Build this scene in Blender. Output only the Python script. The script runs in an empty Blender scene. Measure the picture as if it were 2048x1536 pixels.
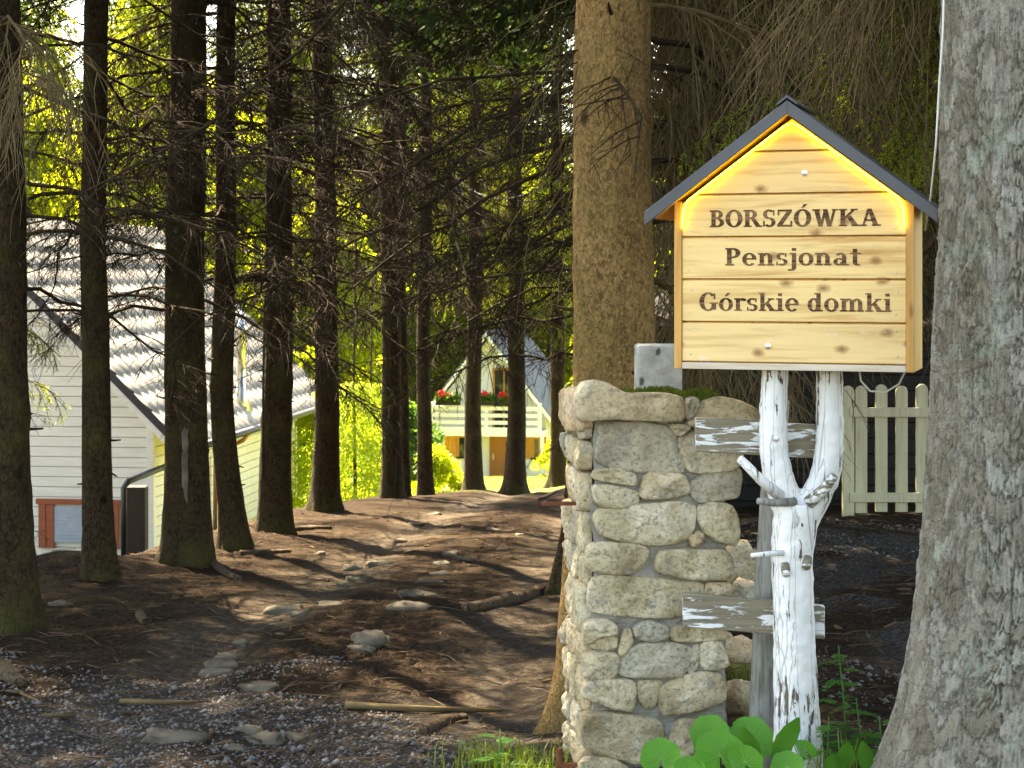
import bpy, math, random
import numpy as np
from mathutils import Vector, Matrix, noise as mnoise
R_ = math.radians
sc = bpy.context.scene
COL = sc.collection
# ---------------------------------------------------------------- camera, sky, sun, exposure
F = 3500.0            # focal length in photo pixels (2048 wide); horizon at photo row 550
CAMZ = 1.6
cam = bpy.data.cameras.new("camera"); cam_o = bpy.data.objects.new("camera", cam); COL.objects.link(cam_o)
cam_o.location = (0, 0, CAMZ); cam_o.rotation_euler = (R_(90), 0, 0)
cam.sensor_width = 36; cam.lens = 36 * F / 2048; cam.shift_y = -218 / 2048
cam.clip_start = 0.1; cam.clip_end = 2000
cam.dof.use_dof = True; cam.dof.focus_distance = 6.2; cam.dof.aperture_fstop = 13
sc.camera = cam_o
SUN_AZ = math.atan2(-0.5, 0.87)       # to the sun: ahead and to the left
SUN_EL = R_(54)
w = bpy.data.worlds.new("World"); sc.world = w; w.use_nodes = True
wn = w.node_tree.nodes; wn.clear()
sky = wn.new("ShaderNodeTexSky"); sky.sky_type = 'NISHITA'; sky.sun_disc = False
sky.sun_elevation = SUN_EL; sky.sun_rotation = SUN_AZ
sky.air_density = 1.0; sky.dust_density = 1.6; sky.ozone_density = 1.0
bg = wn.new("ShaderNodeBackground"); bg.inputs[1].default_value = 0.08
wo = wn.new("ShaderNodeOutputWorld")
w.node_tree.links.new(sky.outputs[0], bg.inputs[0]); w.node_tree.links.new(bg.outputs[0], wo.inputs[0])
sun = bpy.data.lights.new("sun", 'SUN'); sun.energy = 5.0; sun.angle = R_(0.53); sun.color = (1, .93, .8)
sun_o = bpy.data.objects.new("sun", sun); COL.objects.link(sun_o)
sd = Vector((math.cos(SUN_EL) * math.sin(SUN_AZ), math.cos(SUN_EL) * math.cos(SUN_AZ), math.sin(SUN_EL)))
sun_o.rotation_euler = (-sd).to_track_quat('-Z', 'Y').to_euler()
sun_o.location = (-10, 20, 40)
sc.view_settings.view_transform = 'Standard'; sc.view_settings.look = 'None'
sc.view_settings.exposure = 3.7; sc.view_settings.gamma = 1
sc.view_settings.use_white_balance = True; sc.view_settings.white_balance_temperature = 8500; sc.view_settings.white_balance_tint = 10
sc.render.engine = 'CYCLES'
sc.cycles.use_denoising = True
sc.cycles.max_bounces = 7; sc.cycles.diffuse_bounces = 4; sc.cycles.transmission_bounces = 4
sc.cycles.transparent_max_bounces = 8
sc.cycles.sample_clamp_indirect = 8
rng = np.random.default_rng(11); random.seed(11)

def P(px, py, d):
    return Vector(((px - 1024) * d / F, d, CAMZ - (py - 550) * d / F))

# ---------------------------------------------------------------- helpers
def tag(o, label=None, cat=None, group=None, kind=None):
    if label: o['label'] = label
    if cat: o['category'] = cat
    if group: o['group'] = group
    if kind: o['kind'] = kind
    return o

def empty(name, loc=(0, 0, 0), rz=0.0):
    o = bpy.data.objects.new(name, None); COL.objects.link(o)
    o.location = loc; o.rotation_euler = (0, 0, rz); o.empty_display_size = .1
    return o

def link(name, me, parent=None, loc=(0, 0, 0), rot=(0, 0, 0), scale=None):
    o = bpy.data.objects.new(name, me); COL.objects.link(o)
    o.parent = parent; o.location = loc; o.rotation_euler = rot
    if scale is not None: o.scale = scale if hasattr(scale, '__len__') else (scale,) * 3
    return o

class MB:
    """collects vertices and faces of one mesh"""
    def __init__(s): s.v = []; s.f = []; s.n = 0; s.mi = []; s.cm = 0
    def add(s, v, f):
        s.v.extend([tuple(p) for p in v]); o = s.n
        s.f.extend([tuple(i + o for i in q) for q in f]); s.mi.extend([s.cm] * len(f)); s.n += len(v)
    def box(s, a, b):
        x0, y0, z0 = a; x1, y1, z1 = b
        s.add([(x0,y0,z0),(x1,y0,z0),(x1,y1,z0),(x0,y1,z0),(x0,y0,z1),(x1,y0,z1),(x1,y1,z1),(x0,y1,z1)],
              [(0,3,2,1),(4,5,6,7),(0,1,5,4),(1,2,6,5),(2,3,7,6),(3,0,4,7)])
    def prism(s, poly, y0, y1):
        """polygon in x,z (anticlockwise seen from -y) extruded from y0 (front) to y1"""
        n = len(poly)
        v = [(x, y0, z) for x, z in poly] + [(x, y1, z) for x, z in poly]
        f = [tuple(range(n)), tuple(range(2 * n - 1, n - 1, -1))]
        f += [(i, i + n, (i + 1) % n + n, (i + 1) % n) for i in range(n)]
        s.add(v, f)
    def slab(s, quad, t):
        """quad of 4 points thickened by t along its normal"""
        q = [Vector(p) for p in quad]; nn = (q[1] - q[0]).cross(q[3] - q[0]).normalized() * t
        s.add(q + [p + nn for p in q], [(3,2,1,0),(4,5,6,7),(0,1,5,4),(1,2,6,5),(2,3,7,6),(3,0,4,7)])
    def tube(s, pts, rad, n=6, cap=True):
        pts = [Vector(p) for p in pts]; m = len(pts)
        if not hasattr(rad, '__len__'): rad = [rad] * m
        vs = []; up = None
        for i in range(m):
            t = (pts[min(i + 1, m - 1)] - pts[max(i - 1, 0)])
            t = t.normalized() if t.length > 1e-9 else Vector((0, 0, 1))
            if up is None:
                up = Vector((0, 0, 1)) if abs(t.z) < .9 else Vector((1, 0, 0))
            a = t.cross(up)
            a = a.normalized() if a.length > 1e-6 else t.orthogonal().normalized()
            b = a.cross(t).normalized(); up = b
            for k in range(n):
                an = 2 * math.pi * k / n
                vs.append(pts[i] + (a * math.cos(an) + b * math.sin(an)) * rad[i])
        fs = [(i * n + k, i * n + (k + 1) % n, (i + 1) * n + (k + 1) % n, (i + 1) * n + k)
              for i in range(m - 1) for k in range(n)]
        if cap:
            fs.append(tuple(range(n - 1, -1, -1))); fs.append(tuple(range((m - 1) * n, m * n)))
        s.add(vs, fs)
    def lathe(s, prof, n=16, c=(0, 0, 0)):
        vs = []; m = len(prof)
        for r, z in prof:
            for k in range(n):
                a = 2 * math.pi * k / n; vs.append((c[0] + r * math.cos(a), c[1] + r * math.sin(a), c[2] + z))
        fs = [(i * n + k, i * n + (k + 1) % n, (i + 1) * n + (k + 1) % n, (i + 1) * n + k) for i in range(m - 1) for k in range(n)]
        fs.append(tuple(range(n - 1, -1, -1))); fs.append(tuple(range((m - 1) * n, m * n)))
        s.add(vs, fs)
    def mesh(s, name, mat, smooth=False):
        me = bpy.data.meshes.new(name); me.from_pydata(s.v, [], s.f)
        for m in (mat if isinstance(mat, (list, tuple)) else [mat]): me.materials.append(m)
        if any(s.mi): me.polygons.foreach_set('material_index', s.mi)
        if smooth: me.polygons.foreach_set('use_smooth', [True] * len(me.polygons))
        me.update(); return me
    def build(s, name, mat, parent=None, smooth=False, bevel=0, **k):
        o = link(name, s.mesh(name, mat, smooth), parent, **k)
        if bevel:
            b = o.modifiers.new('bevel', 'BEVEL'); b.width = bevel; b.segments = 2; b.limit_method = 'ANGLE'
        return o

def box_part(name, mat, parent, a, b, bevel=0, **k):
    m = MB(); m.box(a, b); return m.build(name, mat, parent, bevel=bevel, **k)

def copy_tree(o, parent=None):
    c = o.copy(); COL.objects.link(c); c.parent = parent
    for ch in [x for x in COL.objects if x.parent == o]: copy_tree(ch, c)
    return c

def clip(poly, a, b, c):
    """keep the part of a 2-D polygon where a*x+b*z<=c"""
    out = []
    for i in range(len(poly)):
        p, q = poly[i], poly[(i + 1) % len(poly)]
        dp = a * p[0] + b * p[1] - c; dq = a * q[0] + b * q[1] - c
        if dp <= 0: out.append(p)
        if (dp < 0 < dq) or (dq < 0 < dp):
            t = dp / (dp - dq); out.append((p[0] + t * (q[0] - p[0]), p[1] + t * (q[1] - p[1])))
    return out

# ---------------------------------------------------------------- materials
class NT:
    def __init__(s, name, rough=.8, spec=.3):
        s.m = bpy.data.materials.new(name); s.m.use_nodes = True; s.t = s.m.node_tree; s.n = s.t.nodes
        s.b = s.n["Principled BSDF"]; s.b.inputs['Roughness'].default_value = rough
        s.b.inputs['Specular IOR Level'].default_value = spec
        s.tc = s.n.new("ShaderNodeTexCoord")
    def L(s, a, b): s.t.links.new(a, b)
    def co(s, scale=(1, 1, 1), src='Object'):
        mp = s.n.new("ShaderNodeMapping"); mp.inputs['Scale'].default_value = scale
        s.L(s.tc.outputs[src], mp.inputs[0]); return mp.outputs[0]
    def noise(s, co, scale, detail=4, rough=.55, dist=0):
        n = s.n.new("ShaderNodeTexNoise"); n.inputs['Scale'].default_value = scale; n.inputs['Detail'].default_value = detail
        n.inputs['Roughness'].default_value = rough; n.inputs['Distortion'].default_value = dist
        s.L(co, n.inputs['Vector']); return n.outputs['Fac']
    def vor(s, co, scale, feat='F1', rnd=1.0):
        n = s.n.new("ShaderNodeTexVoronoi"); n.feature = feat; n.inputs['Scale'].default_value = scale
        n.inputs['Randomness'].default_value = rnd
        s.L(co, n.inputs['Vector']); return n.outputs['Distance']
    def ramp(s, fac, stops):
        r = s.n.new("ShaderNodeValToRGB"); e = r.color_ramp.elements
        while len(e) < len(stops): e.new(.5)
        for el, (p, c) in zip(e, stops):
            el.position = p; el.color = (c[0], c[1], c[2], 1) if hasattr(c, '__len__') else (c, c, c, 1)
        s.L(fac, r.inputs[0]); return r.outputs[0]
    def mix(s, fac, a, b, mode='MIX'):
        m = s.n.new("ShaderNodeMix"); m.data_type = 'RGBA'; m.blend_type = mode
        if isinstance(fac, float): m.inputs[0].default_value = fac
        else: s.L(fac, m.inputs[0])
        for i, c in ((6, a), (7, b)):
            if isinstance(c, tuple): m.inputs[i].default_value = (*c, 1)
            else: s.L(c, m.inputs[i])
        return m.outputs[2]
    def math(s, op, a, b=None):
        m = s.n.new("ShaderNodeMath"); m.operation = op
        for i, x in enumerate((a, b)):
            if x is None: continue
            if isinstance(x, (int, float)): m.inputs[i].default_value = x
            else: s.L(x, m.inputs[i])
        return m.outputs[0]
    def rnd(s):
        return s.n.new("ShaderNodeObjectInfo").outputs['Random']
    def color(s, c):
        if isinstance(c, tuple): s.b.inputs['Base Color'].default_value = (*c, 1)
        else: s.L(c, s.b.inputs['Base Color'])
        return s
    def bump(s, h, strength=.5, dist=.01):
        b = s.n.new("ShaderNodeBump"); b.inputs['Strength'].default_value = strength; b.inputs['Distance'].default_value = dist
        s.L(h, b.inputs['Height']); s.L(b.outputs[0], s.b.inputs['Normal']); return s

def plain(name, c, rough=.6, spec=.3, metal=0.0, var=.12):
    t = NT(name, rough, spec); n = t.noise(t.co(), 9, 5)
    lo = tuple(x * (1 - var) for x in c); hi = tuple(min(1, x * (1 + var)) for x in c)
    t.color(t.ramp(n, [(.3, lo), (.7, hi)])); t.b.inputs['Metallic'].default_value = metal
    return t.m

def bark(name, dark, light, moss=0.0, scale=1.0, plates=0.35):
    t = NT(name, .92, .15)
    c1 = t.co((1, 1, .35)); n1 = t.noise(c1, 9 * scale, 8, .65)
    c2 = t.co((1, 1, .55)); v = t.vor(c2, 26 * scale, 'DISTANCE_TO_EDGE')
    crack = t.ramp(v, [(0, 0.0), (.09, 1.0)])
    base = t.ramp(n1, [(.3, dark), (.72, light)])
    fine = t.noise(t.co((1, 1, .6)), 70 * scale, 4, .7)
    base = t.mix(t.ramp(fine, [(.42, 0.0), (.66, .7)]), base, tuple(min(1, x * 1.7) for x in light))
    base = t.mix(t.ramp(t.noise(t.co((1, 1, .8)), 30 * scale, 5, .7), [(.36, .75), (.5, 0.0)]), base, tuple(x * .55 for x in dark))
    base = t.mix(t.ramp(t.vor(t.co((3.2, 3.2, 2.3)), 1.6, 'F1'), [(.08, .85), (.16, 0.0)]), base, tuple(x * .3 for x in dark))
    base = t.mix(t.math('MULTIPLY', t.math('SUBTRACT', 1.0, crack), plates), base, tuple(x * .35 for x in dark))
    if moss:
        mn = t.noise(t.co(), 2.3, 4, .6)
        base = t.mix(t.ramp(mn, [(.5, 0.0), (.72, moss)]), base, (.10, .10, .018))
        sz = t.n.new('ShaderNodeSeparateXYZ'); t.L(t.tc.outputs['Object'], sz.inputs[0])
        ft = t.math('ADD', t.math('MULTIPLY', sz.outputs[2], -.9), t.noise(t.co(), 4, 5, .7))
        base = t.mix(t.ramp(ft, [(.18, 0.0), (.6, moss * .8)]), base, (.06, .065, .014))
    t.color(base)
    h = t.math('ADD', t.math('MULTIPLY', crack, plates), t.math('MULTIPLY', fine, .7))
    t.bump(h, 1.0, .022); return t.m

def leafy(name, c1, c2, trans=.45, tcol=None, rough=.55):
    """leaf or needle material: diffuse reflection plus light passing through"""
    t = NT(name, rough, .25)
    n = t.math('ADD', t.math('MULTIPLY', t.noise(t.co(src='Object'), 1.3, 3, .6), .6), t.math('MULTIPLY', t.noise(t.co(src='Object'), 24, 4, .7), .4))
    col = t.mix(t.ramp(n, [(.32, 0.0), (.68, 1.0)]), c1, c2)
    col = t.mix(t.math('MULTIPLY', t.rnd(), .35), col, c2)
    t.color(col)
    tr = t.n.new("ShaderNodeBsdfTranslucent")
    tcol = tcol or tuple(min(1, x * 1.7) for x in c2)
    t.L(t.mix(.5, col, tcol), tr.inputs[0])
    ms = t.n.new("ShaderNodeMixShader"); ms.inputs[0].default_value = trans
    t.L(t.b.outputs[0], ms.inputs[1]); t.L(tr.outputs[0], ms.inputs[2])
    t.L(ms.outputs[0], t.n["Material Output"].inputs[0]); return t.m

def wood(name, light, dark, axis=0, rough=.55, knots=True, worn=None):
    t = NT(name, rough, .3)
    s = [28, 28, 28]; s[axis] = 1.6
    g = t.noise(t.co(tuple(s)), 1.4, 6, .6, .4)
    col = t.ramp(g, [(.28, dark), (.5, light), (.75, tuple(min(1, x * 1.12) for x in light))])
    s2 = [5, 5, 5]; s2[axis] = .9
    big = t.noise(t.co(tuple(s2)), 1.0, 3)
    col = t.mix(t.ramp(big, [(.45, 0.0), (.75, .5)]), col, tuple(x * .78 for x in light))
    if knots:
        sp_ = t.n.new("ShaderNodeSeparateXYZ"); t.L(t.tc.outputs['Object'], sp_.inputs[0]); cb_ = t.n.new("ShaderNodeCombineXYZ")
        t.L(t.math('MULTIPLY', sp_.outputs[0], 5.5 if axis == 0 else 16), cb_.inputs[0]); t.L(t.math('MULTIPLY', sp_.outputs[2], 9 if axis == 0 else 4), cb_.inputs[1])
        vk = t.n.new("ShaderNodeTexVoronoi"); vk.voronoi_dimensions = '2D'; vk.inputs['Scale'].default_value = 1.0; t.L(cb_.outputs[0], vk.inputs['Vector'])
        k = t.math('ADD', vk.outputs['Distance'], t.math('MULTIPLY', t.math('SUBTRACT', t.noise(t.co(), 40, 3), .5), .12))
        sc_ = t.n.new("ShaderNodeSeparateColor"); t.L(vk.outputs['Color'], sc_.inputs[0])
        on_ = t.math('GREATER_THAN', sc_.outputs[0], .38)
        col = t.mix(t.math('MULTIPLY', on_, t.ramp(k, [(.03, .85), (.085, .5), (.15, 0.0)])), col, (.26, .10, .028))
    if worn:
        wn_ = t.noise(t.co((6, 6, 14)), 1.6, 6, .7)
        col = t.mix(t.ramp(wn_, [(.6, 0.0), (.7, .8)]), col, worn)
    t.color(col); t.bump(g, .25, .003); return t.m

def flaky(name, paint, under, lo, hi, axis=2):
    """old paint flaking off wood"""
    t = NT(name, .7, .25)
    s = [44, 44, 44]; s[axis] = 7
    n = t.noise(t.co(tuple(s)), 1.0, 6, .62, .5); n2 = t.noise(t.co(), 5, 4)
    m = t.ramp(t.math('ADD', t.math('MULTIPLY', n, .75), t.math('MULTIPLY', n2, .35)), [(lo, 0.0), (hi, 1.0)])
    s3 = [60, 60, 60]; s3[axis] = 3
    g = t.noise(t.co(tuple(s3)), 1.0, 5, .6)
    uc = t.ramp(g, [(.3, tuple(x * .45 for x in under)), (.7, under)])
    pc = t.ramp(n2, [(.3, tuple(x * .86 for x in paint)), (.7, paint)])
    # long thin drying cracks
    s4 = [26, 26, 26]; s4[axis] = .9
    cr = t.ramp(t.vor(t.co(tuple(s4)), 1.0, 'DISTANCE_TO_EDGE'), [(0.0, 1.0), (.035, 0.0)])
    pc = t.mix(t.math('MULTIPLY', cr, .55), pc, (.10, .09, .08))
    t.color(t.mix(m, uc, pc)); t.bump(t.math('ADD', m, t.math('MULTIPLY', g, .5)), .45, .004); return t.m

M = {}
M['bark_spruce'] = bark('bark_spruce', (.013, .008, .0045), (.054, .034, .016), .4, 1.0, .25)
M['root_bark'] = bark('root_bark', (.04, .027, .017), (.12, .082, .05), 0.0, 1.0, .25)
M['bark_brown'] = bark('bark_brown', (.12, .070, .026), (.29, .175, .065), .4, 1.6, .18)
M['bark_grey'] = bark('bark_grey', (.12, .112, .095), (.33, .315, .275), .18, 1.2, .15)
t = NT('bark_plate', .92, .15)
at = t.n.new("ShaderNodeAttribute"); at.attribute_name = 'plate'
c_ = t.ramp(at.outputs['Fac'], [(0, (.27, .235, .17)), (.5, (.39, .35, .27)), (1, (.50, .465, .385))])
n1 = t.noise(t.co((1, 1, .6)), 38, 6, .7); n3 = t.noise(t.co(), 120, 4, .7)
c_ = t.mix(t.ramp(n1, [(.36, .5), (.52, 0.0)]), c_, (.11, .095, .07))
c_ = t.mix(t.ramp(t.noise(t.co(), 7, 7, .75), [(.55, 0.0), (.62, .7)]), c_, (.42, .46, .35))
c_ = t.mix(t.ramp(t.noise(t.co((1, 1, .4)), 3, 4, .6), [(.56, 0.0), (.72, .5)]), c_, (.16, .12, .055))
t.color(c_); t.bump(t.math('ADD', n1, t.math('MULTIPLY', n3, .7)), 1.0, .03); M['bark_plate'] = t.m
M['twig'] = plain('twig', (.032, .022, .012), .9, .1, var=.3)
M['twig_pale'] = plain('twig_pale', (.12, .085, .04), .9, .1, var=.3)  # hanging twigs paler than twig: light of the open front put into the colour
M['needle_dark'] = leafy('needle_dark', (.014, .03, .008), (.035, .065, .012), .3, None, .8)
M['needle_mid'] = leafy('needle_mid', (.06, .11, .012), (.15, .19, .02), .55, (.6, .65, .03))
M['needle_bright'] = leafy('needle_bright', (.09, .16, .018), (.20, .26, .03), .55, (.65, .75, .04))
M['leaf_bright'] = leafy('leaf_bright', (.11, .17, .010), (.24, .28, .022), .55, (.75, .8, .03))
M['leaf_deep'] = leafy('leaf_deep', (.025, .07, .012), (.06, .13, .018), .4, (.2, .4, .03))
M['leaf_fresh'] = leafy('leaf_fresh', (.045, .17, .012), (.09, .28, .02), .3, (.12, .45, .02), .4)
M['leaf_weed'] = leafy('leaf_weed', (.04, .15, .02), (.08, .22, .028), .35, (.12, .4, .03), .5)
M['leaf_vein'] = plain('leaf_vein', (.13, .30, .06), .5)
M['grass'] = leafy('grass', (.08, .15, .014), (.17, .22, .03), .4, (.4, .5, .04))
M['lawn'] = leafy('lawn', (.13, .16, .04), (.26, .27, .09), .4, (.5, .52, .12))
M['moss'] = leafy('moss', (.05, .075, .008), (.12, .14, .012), .2, None, .9)
M['sign_pine'] = wood('sign_pine', (.80, .55, .23), (.52, .27, .075), 0, .55, True, (.60, .43, .21))
M['sign_pine_worn'] = wood('sign_pine_worn', (.78, .54, .24), (.58, .34, .11), 0, .6, True, (.72, .66, .58))
M['sign_frame'] = wood('sign_frame', (.62, .33, .09), (.42, .19, .04), 2, .5, True)
M['trim_bleached'] = wood('trim_bleached', (.62, .52, .40), (.42, .31, .2), 0, .7, False)
t = NT('burnt_letter', .8, .2)
bl = t.ramp(t.noise(t.co((3, 3, 150)), 1.0, 3), [(.4, (.055, .026, .012)), (.62, (.24, .13, .06))]); t.color(bl); M['letter'] = t.m
M['roof_dark'] = plain('roof_dark', (.045, .05, .06), .38, .5)
M['steel'] = plain('steel', (.55, .55, .52), .3, .5, 1.0, .05)
t = NT('led_strip', .4); t.color((.9, .8, .5))
t.b.inputs['Emission Color'].default_value = (1, .86, .05, 1); t.b.inputs['Emission Strength'].default_value = 1.3; M['led'] = t.m
t = NT('stone', .9, .2)
n1 = t.noise(t.co(), 6, 6, .6); n2 = t.noise(t.co(), 75, 5, .7); r_ = t.rnd()
c_ = t.ramp(n1, [(.34, (.26, .195, .105)), (.5, (.50, .41, .25)), (.66, (.68, .60, .44))])
c_ = t.mix(t.ramp(r_, [(.0, .65), (.3, .0), (.6, .0), (1.0, .0)]), c_, (.33, .31, .265))
c_ = t.mix(t.ramp(r_, [(.55, 0.0), (.95, .6)]), c_, (.52, .37, .21))
c_ = t.mix(t.ramp(n2, [(.36, .65), (.5, 0.0)]), c_, (.10, .09, .07))
c_ = t.mix(t.ramp(t.noise(t.co(), 14, 4, .6), [(.56, 0.0), (.7, .55)]), c_, (.20, .19, .165))
t.color(c_); t.bump(t.math('ADD', t.math('MULTIPLY', n2, .5), t.math('MULTIPLY', t.noise(t.co(), 22, 6, .65), 1.4)), .9, .014); M['stone'] = t.m
t = NT('mortar', .95, .1); n1 = t.noise(t.co(), 14, 6, .65)
t.color(t.ramp(n1, [(.3, (.17, .155, .125)), (.7, (.36, .335, .28))])); t.bump(t.noise(t.co(), 60, 5, .7), .9, .012); M['mortar'] = t.m
t = NT('concrete', .95, .1); n1 = t.noise(t.co(), 18, 6, .65)
c_ = t.ramp(n1, [(.3, (.22, .22, .20)), (.7, (.42, .42, .38))])
c_ = t.mix(t.ramp(t.math('ADD', t.vor(t.co((1, 1, .6)), 21, 'F1'), t.math('MULTIPLY', n1, .5)), [(.40, .9), (.50, 0.0)]), c_, (.05, .05, .045)); t.color(c_); t.bump(n1, .6, .01); M['concrete'] = t.m
M['white_paint'] = flaky('white_paint', (.80, .79, .75), (.17, .13, .09), .455, .475)
M['board_worn'] = flaky('board_worn', (.78, .78, .75), (.27, .225, .15), .555, .58, 0)
M['post_grey'] = flaky('post_grey', (.30, .29, .25), (.17, .16, .13), .40, .6)
M['picket'] = wood('picket', (.48, .44, .29), (.34, .30, .18), 2, .7, False)
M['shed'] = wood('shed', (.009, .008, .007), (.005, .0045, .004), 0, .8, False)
M['wall_cream'] = wood('wall_cream', (.74, .69, .58), (.66, .60, .48), 0, .7, False)
M['wall_white'] = plain('wall_white', (.86, .85, .80), .7, .2, var=.04)
t = NT('roof_tile', .5, .4)
c_ = t.ramp(t.noise(t.co((1, .5, 1)), 2.2, 6, .7), [(.35, (.07, .062, .05)), (.6, (.19, .172, .14))])
c_ = t.mix(t.ramp(t.noise(t.co(), 9, 5, .75), [(.55, 0.0), (.68, .6)]), c_, (.06, .06, .025)); t.color(c_); M['roof_tile'] = t.m
M['roof_blue'] = plain('roof_blue', (.12, .15, .21), .45, .5)
M['black_metal'] = plain('black_metal', (.015, .015, .016), .45, .4)
M['copper'] = plain('copper', (.30, .13, .07), .4, .5, .6)
M['red_wood'] = wood('red_wood', (.32, .085, .035), (.22, .05, .02), 0, .6, False)
M['door_wood'] = wood('door_wood', (.42, .17, .05), (.30, .11, .03), 2, .5, False)
M['shutter_wood'] = wood('shutter_wood', (.60, .28, .06), (.46, .19, .04), 2, .5, False)
M['dark_post'] = wood('dark_post', (.035, .024, .016), (.016, .011, .008), 2, .85, False)
M['blind'] = plain('blind', (.34, .38, .42), .5)
t = NT('window_glass', .05, .6); t.color((.02, .025, .03)); M['glass'] = t.m
M['flower_red'] = plain('flower_red', (.75, .02, .03), .6)
M['rust'] = plain('rust', (.16, .055, .025), .85, .2, .2, .3)
M['cable_white'] = plain('cable_white', (.65, .65, .60), .5)
t = NT('bulb_glass', .08, .5); t.color((.75, .75, .68)); t.b.inputs['Transmission Weight'].default_value = .85; M['bulb'] = t.m
M['slate'] = plain('slate', (.085, .073, .052), .85, .2, var=.35)
M['litter'] = plain('litter', (.085, .055, .032), .9, .1, var=.5)
M['pebble'] = plain('pebble', (.115, .108, .098), .8, .25, var=.5)
M['log_moss'] = bark('log_moss', (.05, .05, .012), (.16, .15, .03), .9)

# ---------------------------------------------------------------- ground
YP = [-60, -5, 5, 7, 9.6, 13.5, 16.7, 20.7, 25.5, 30, 35, 48, 73, 95, 140, 600]
ZP = [.3, .05, 0, -.15, -.3, -.62, -.86, -1.2, -1.68, -2.1, -2.6, -4.1, -6.9, -7.6, -8, -8]
YR = [-60, 5, 9, 13.4, 20, 30, 45, 73, 95, 140, 600]
ZR = [.3, 0, -.14, -.25, -.7, -1.7, -3.6, -6.9, -7.6, -8, -8]
RX = [(-60, -3.2), (5, -3.0), (9.6, -2.83), (14, -2.5), (20.7, -2.2), (25.5, -1.8), (30, -.6), (34, .5), (600, 1)]
def smooth(a, b, x):
    q = np.clip((x - a) / (b - a), 0, 1); return q * q * (3 - 2 * q)
def vnoise(x, y, s, seed=0):
    """cheap smooth 2-D value noise on arrays"""
    x = np.asarray(x, float) / s + 101.3 + seed * 17.1; y = np.asarray(y, float) / s + 57.7 + seed * 9.3
    xi = np.floor(x); yi = np.floor(y); fx = x - xi; fy = y - yi
    h = lambda a, b: np.modf(np.abs(np.sin(a * 127.1 + b * 311.7 + seed * 3.3) * 43758.5453))[0]
    u = fx * fx * (3 - 2 * fx); v = fy * fy * (3 - 2 * fy)
    return (h(xi, yi) * (1 - u) + h(xi + 1, yi) * u) * (1 - v) + (h(xi, yi + 1) * (1 - u) + h(xi + 1, yi + 1) * u) * v - .5
def ground_z(x, y, fine=True):
    x = np.asarray(x, float); y = np.asarray(y, float)
    z = np.interp(y, YP, ZP); zr = np.interp(y, YR, ZR)
    k = smooth(.5, 2.0, x) * smooth(5.2, 8, y) * (1 - smooth(30, 45, y)); z = z * (1 - k) + zr * k
    rx = np.interp(y, [a for a, b in RX], [b for a, b in RX])
    dl = rx - .30 - x
    z = z - 1.6 * smooth(0, 3.4, dl) * smooth(11, 14.5, y) * (1 - smooth(45, 60, y))
    z = z + .20 * np.exp(-((x + 3.35) / .55) ** 2 - ((y - 12.9) / .8) ** 2)
    nr = 1 - smooth(38, 60, y)
    if fine:
        z = z + (.08 * vnoise(x, y, 2.3) + .045 * vnoise(x, y, .8, 1) + .035 * vnoise(x, y, .33, 2) + .022 * vnoise(x, y, .14, 3)) * nr
        rutc = np.interp(y, [5, 9, 16, 30], [-.9, -.7, -.3, .8])   # shallow wheel ruts
        for o in (-.75, .75):
            z = z - .05 * np.exp(-((x - rutc - o) / .28) ** 2) * nr
    return z
def gz(x, y): return float(ground_z(x, y))

def axis_pts(a, b, step, far0, far1):
    mid = np.arange(a, b + 1e-6, step); lo = []; hi = []
    s = step; q = a
    while q > far0: s *= 1.25; q -= s; lo.append(q)
    s = step; q = b
    while q < far1: s *= 1.25; q += s; hi.append(q)
    return np.array(lo[::-1] + list(mid) + hi)
gx = axis_pts(-5.5, 5, .07, -500, 500); gy = axis_pts(5, 24, .075, -80, 900)
X, Y = np.meshgrid(gx, gy); Z = ground_z(X, Y)
nx, ny = len(gx), len(gy); idx = np.arange(nx * ny).reshape(ny, nx)
quads = np.stack([idx[:-1, :-1], idx[:-1, 1:], idx[1:, 1:], idx[1:, :-1]], -1).reshape(-1, 4)
me = bpy.data.meshes.new('ground'); me.from_pydata(np.stack([X, Y, Z], -1).reshape(-1, 3).tolist(), [], quads.tolist())
me.polygons.foreach_set('use_smooth', [True] * len(me.polygons))
rc_ = np.interp(Y, [5, 9, 16, 30], [-.9, -.7, -.3, .8])
trk = sum(np.exp(-((X - rc_ - o + .25 * vnoise(X, Y, .7, 4)) / .42) ** 2) for o in (-.75, .75)) * (1 - smooth(30, 34, Y))
ta = me.attributes.new('track', 'FLOAT', 'POINT'); ta.data.foreach_set('value', trk.ravel().astype(np.float32))
t = NT('forest_ground', .95, .04)
co = t.co(src='Object'); sx = t.n.new("ShaderNodeSeparateXYZ"); t.L(co, sx.inputs[0])
lit = t.ramp(t.noise(t.co((1, 1, 1)), 34, 6, .75), [(.3, (.008, .005, .003)), (.5, (.024, .0155, .0095)), (.72, (.075, .05, .031))])
needles = t.noise(t.co((14, 60, 1)), 4, 4, .7); needles2 = t.noise(t.co((70, 16, 1)), 4, 4, .7)
lit = t.mix(t.ramp(t.math('MAXIMUM', needles, needles2), [(.58, 0.0), (.74, .7)]), lit, (.12, .08, .048))
grav = t.ramp(t.vor(co, 46, 'F1'), [(.1, (.16, .155, .15)), (.45, (.07, .067, .064)), (.7, (.025, .023, .022))])
grav = t.mix(t.ramp(t.noise(co, 40, 4, .7), [(.4, 0.0), (.62, .8)]), grav, (.05, .043, .035))
big = t.noise(co, .55, 4, .6)
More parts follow.
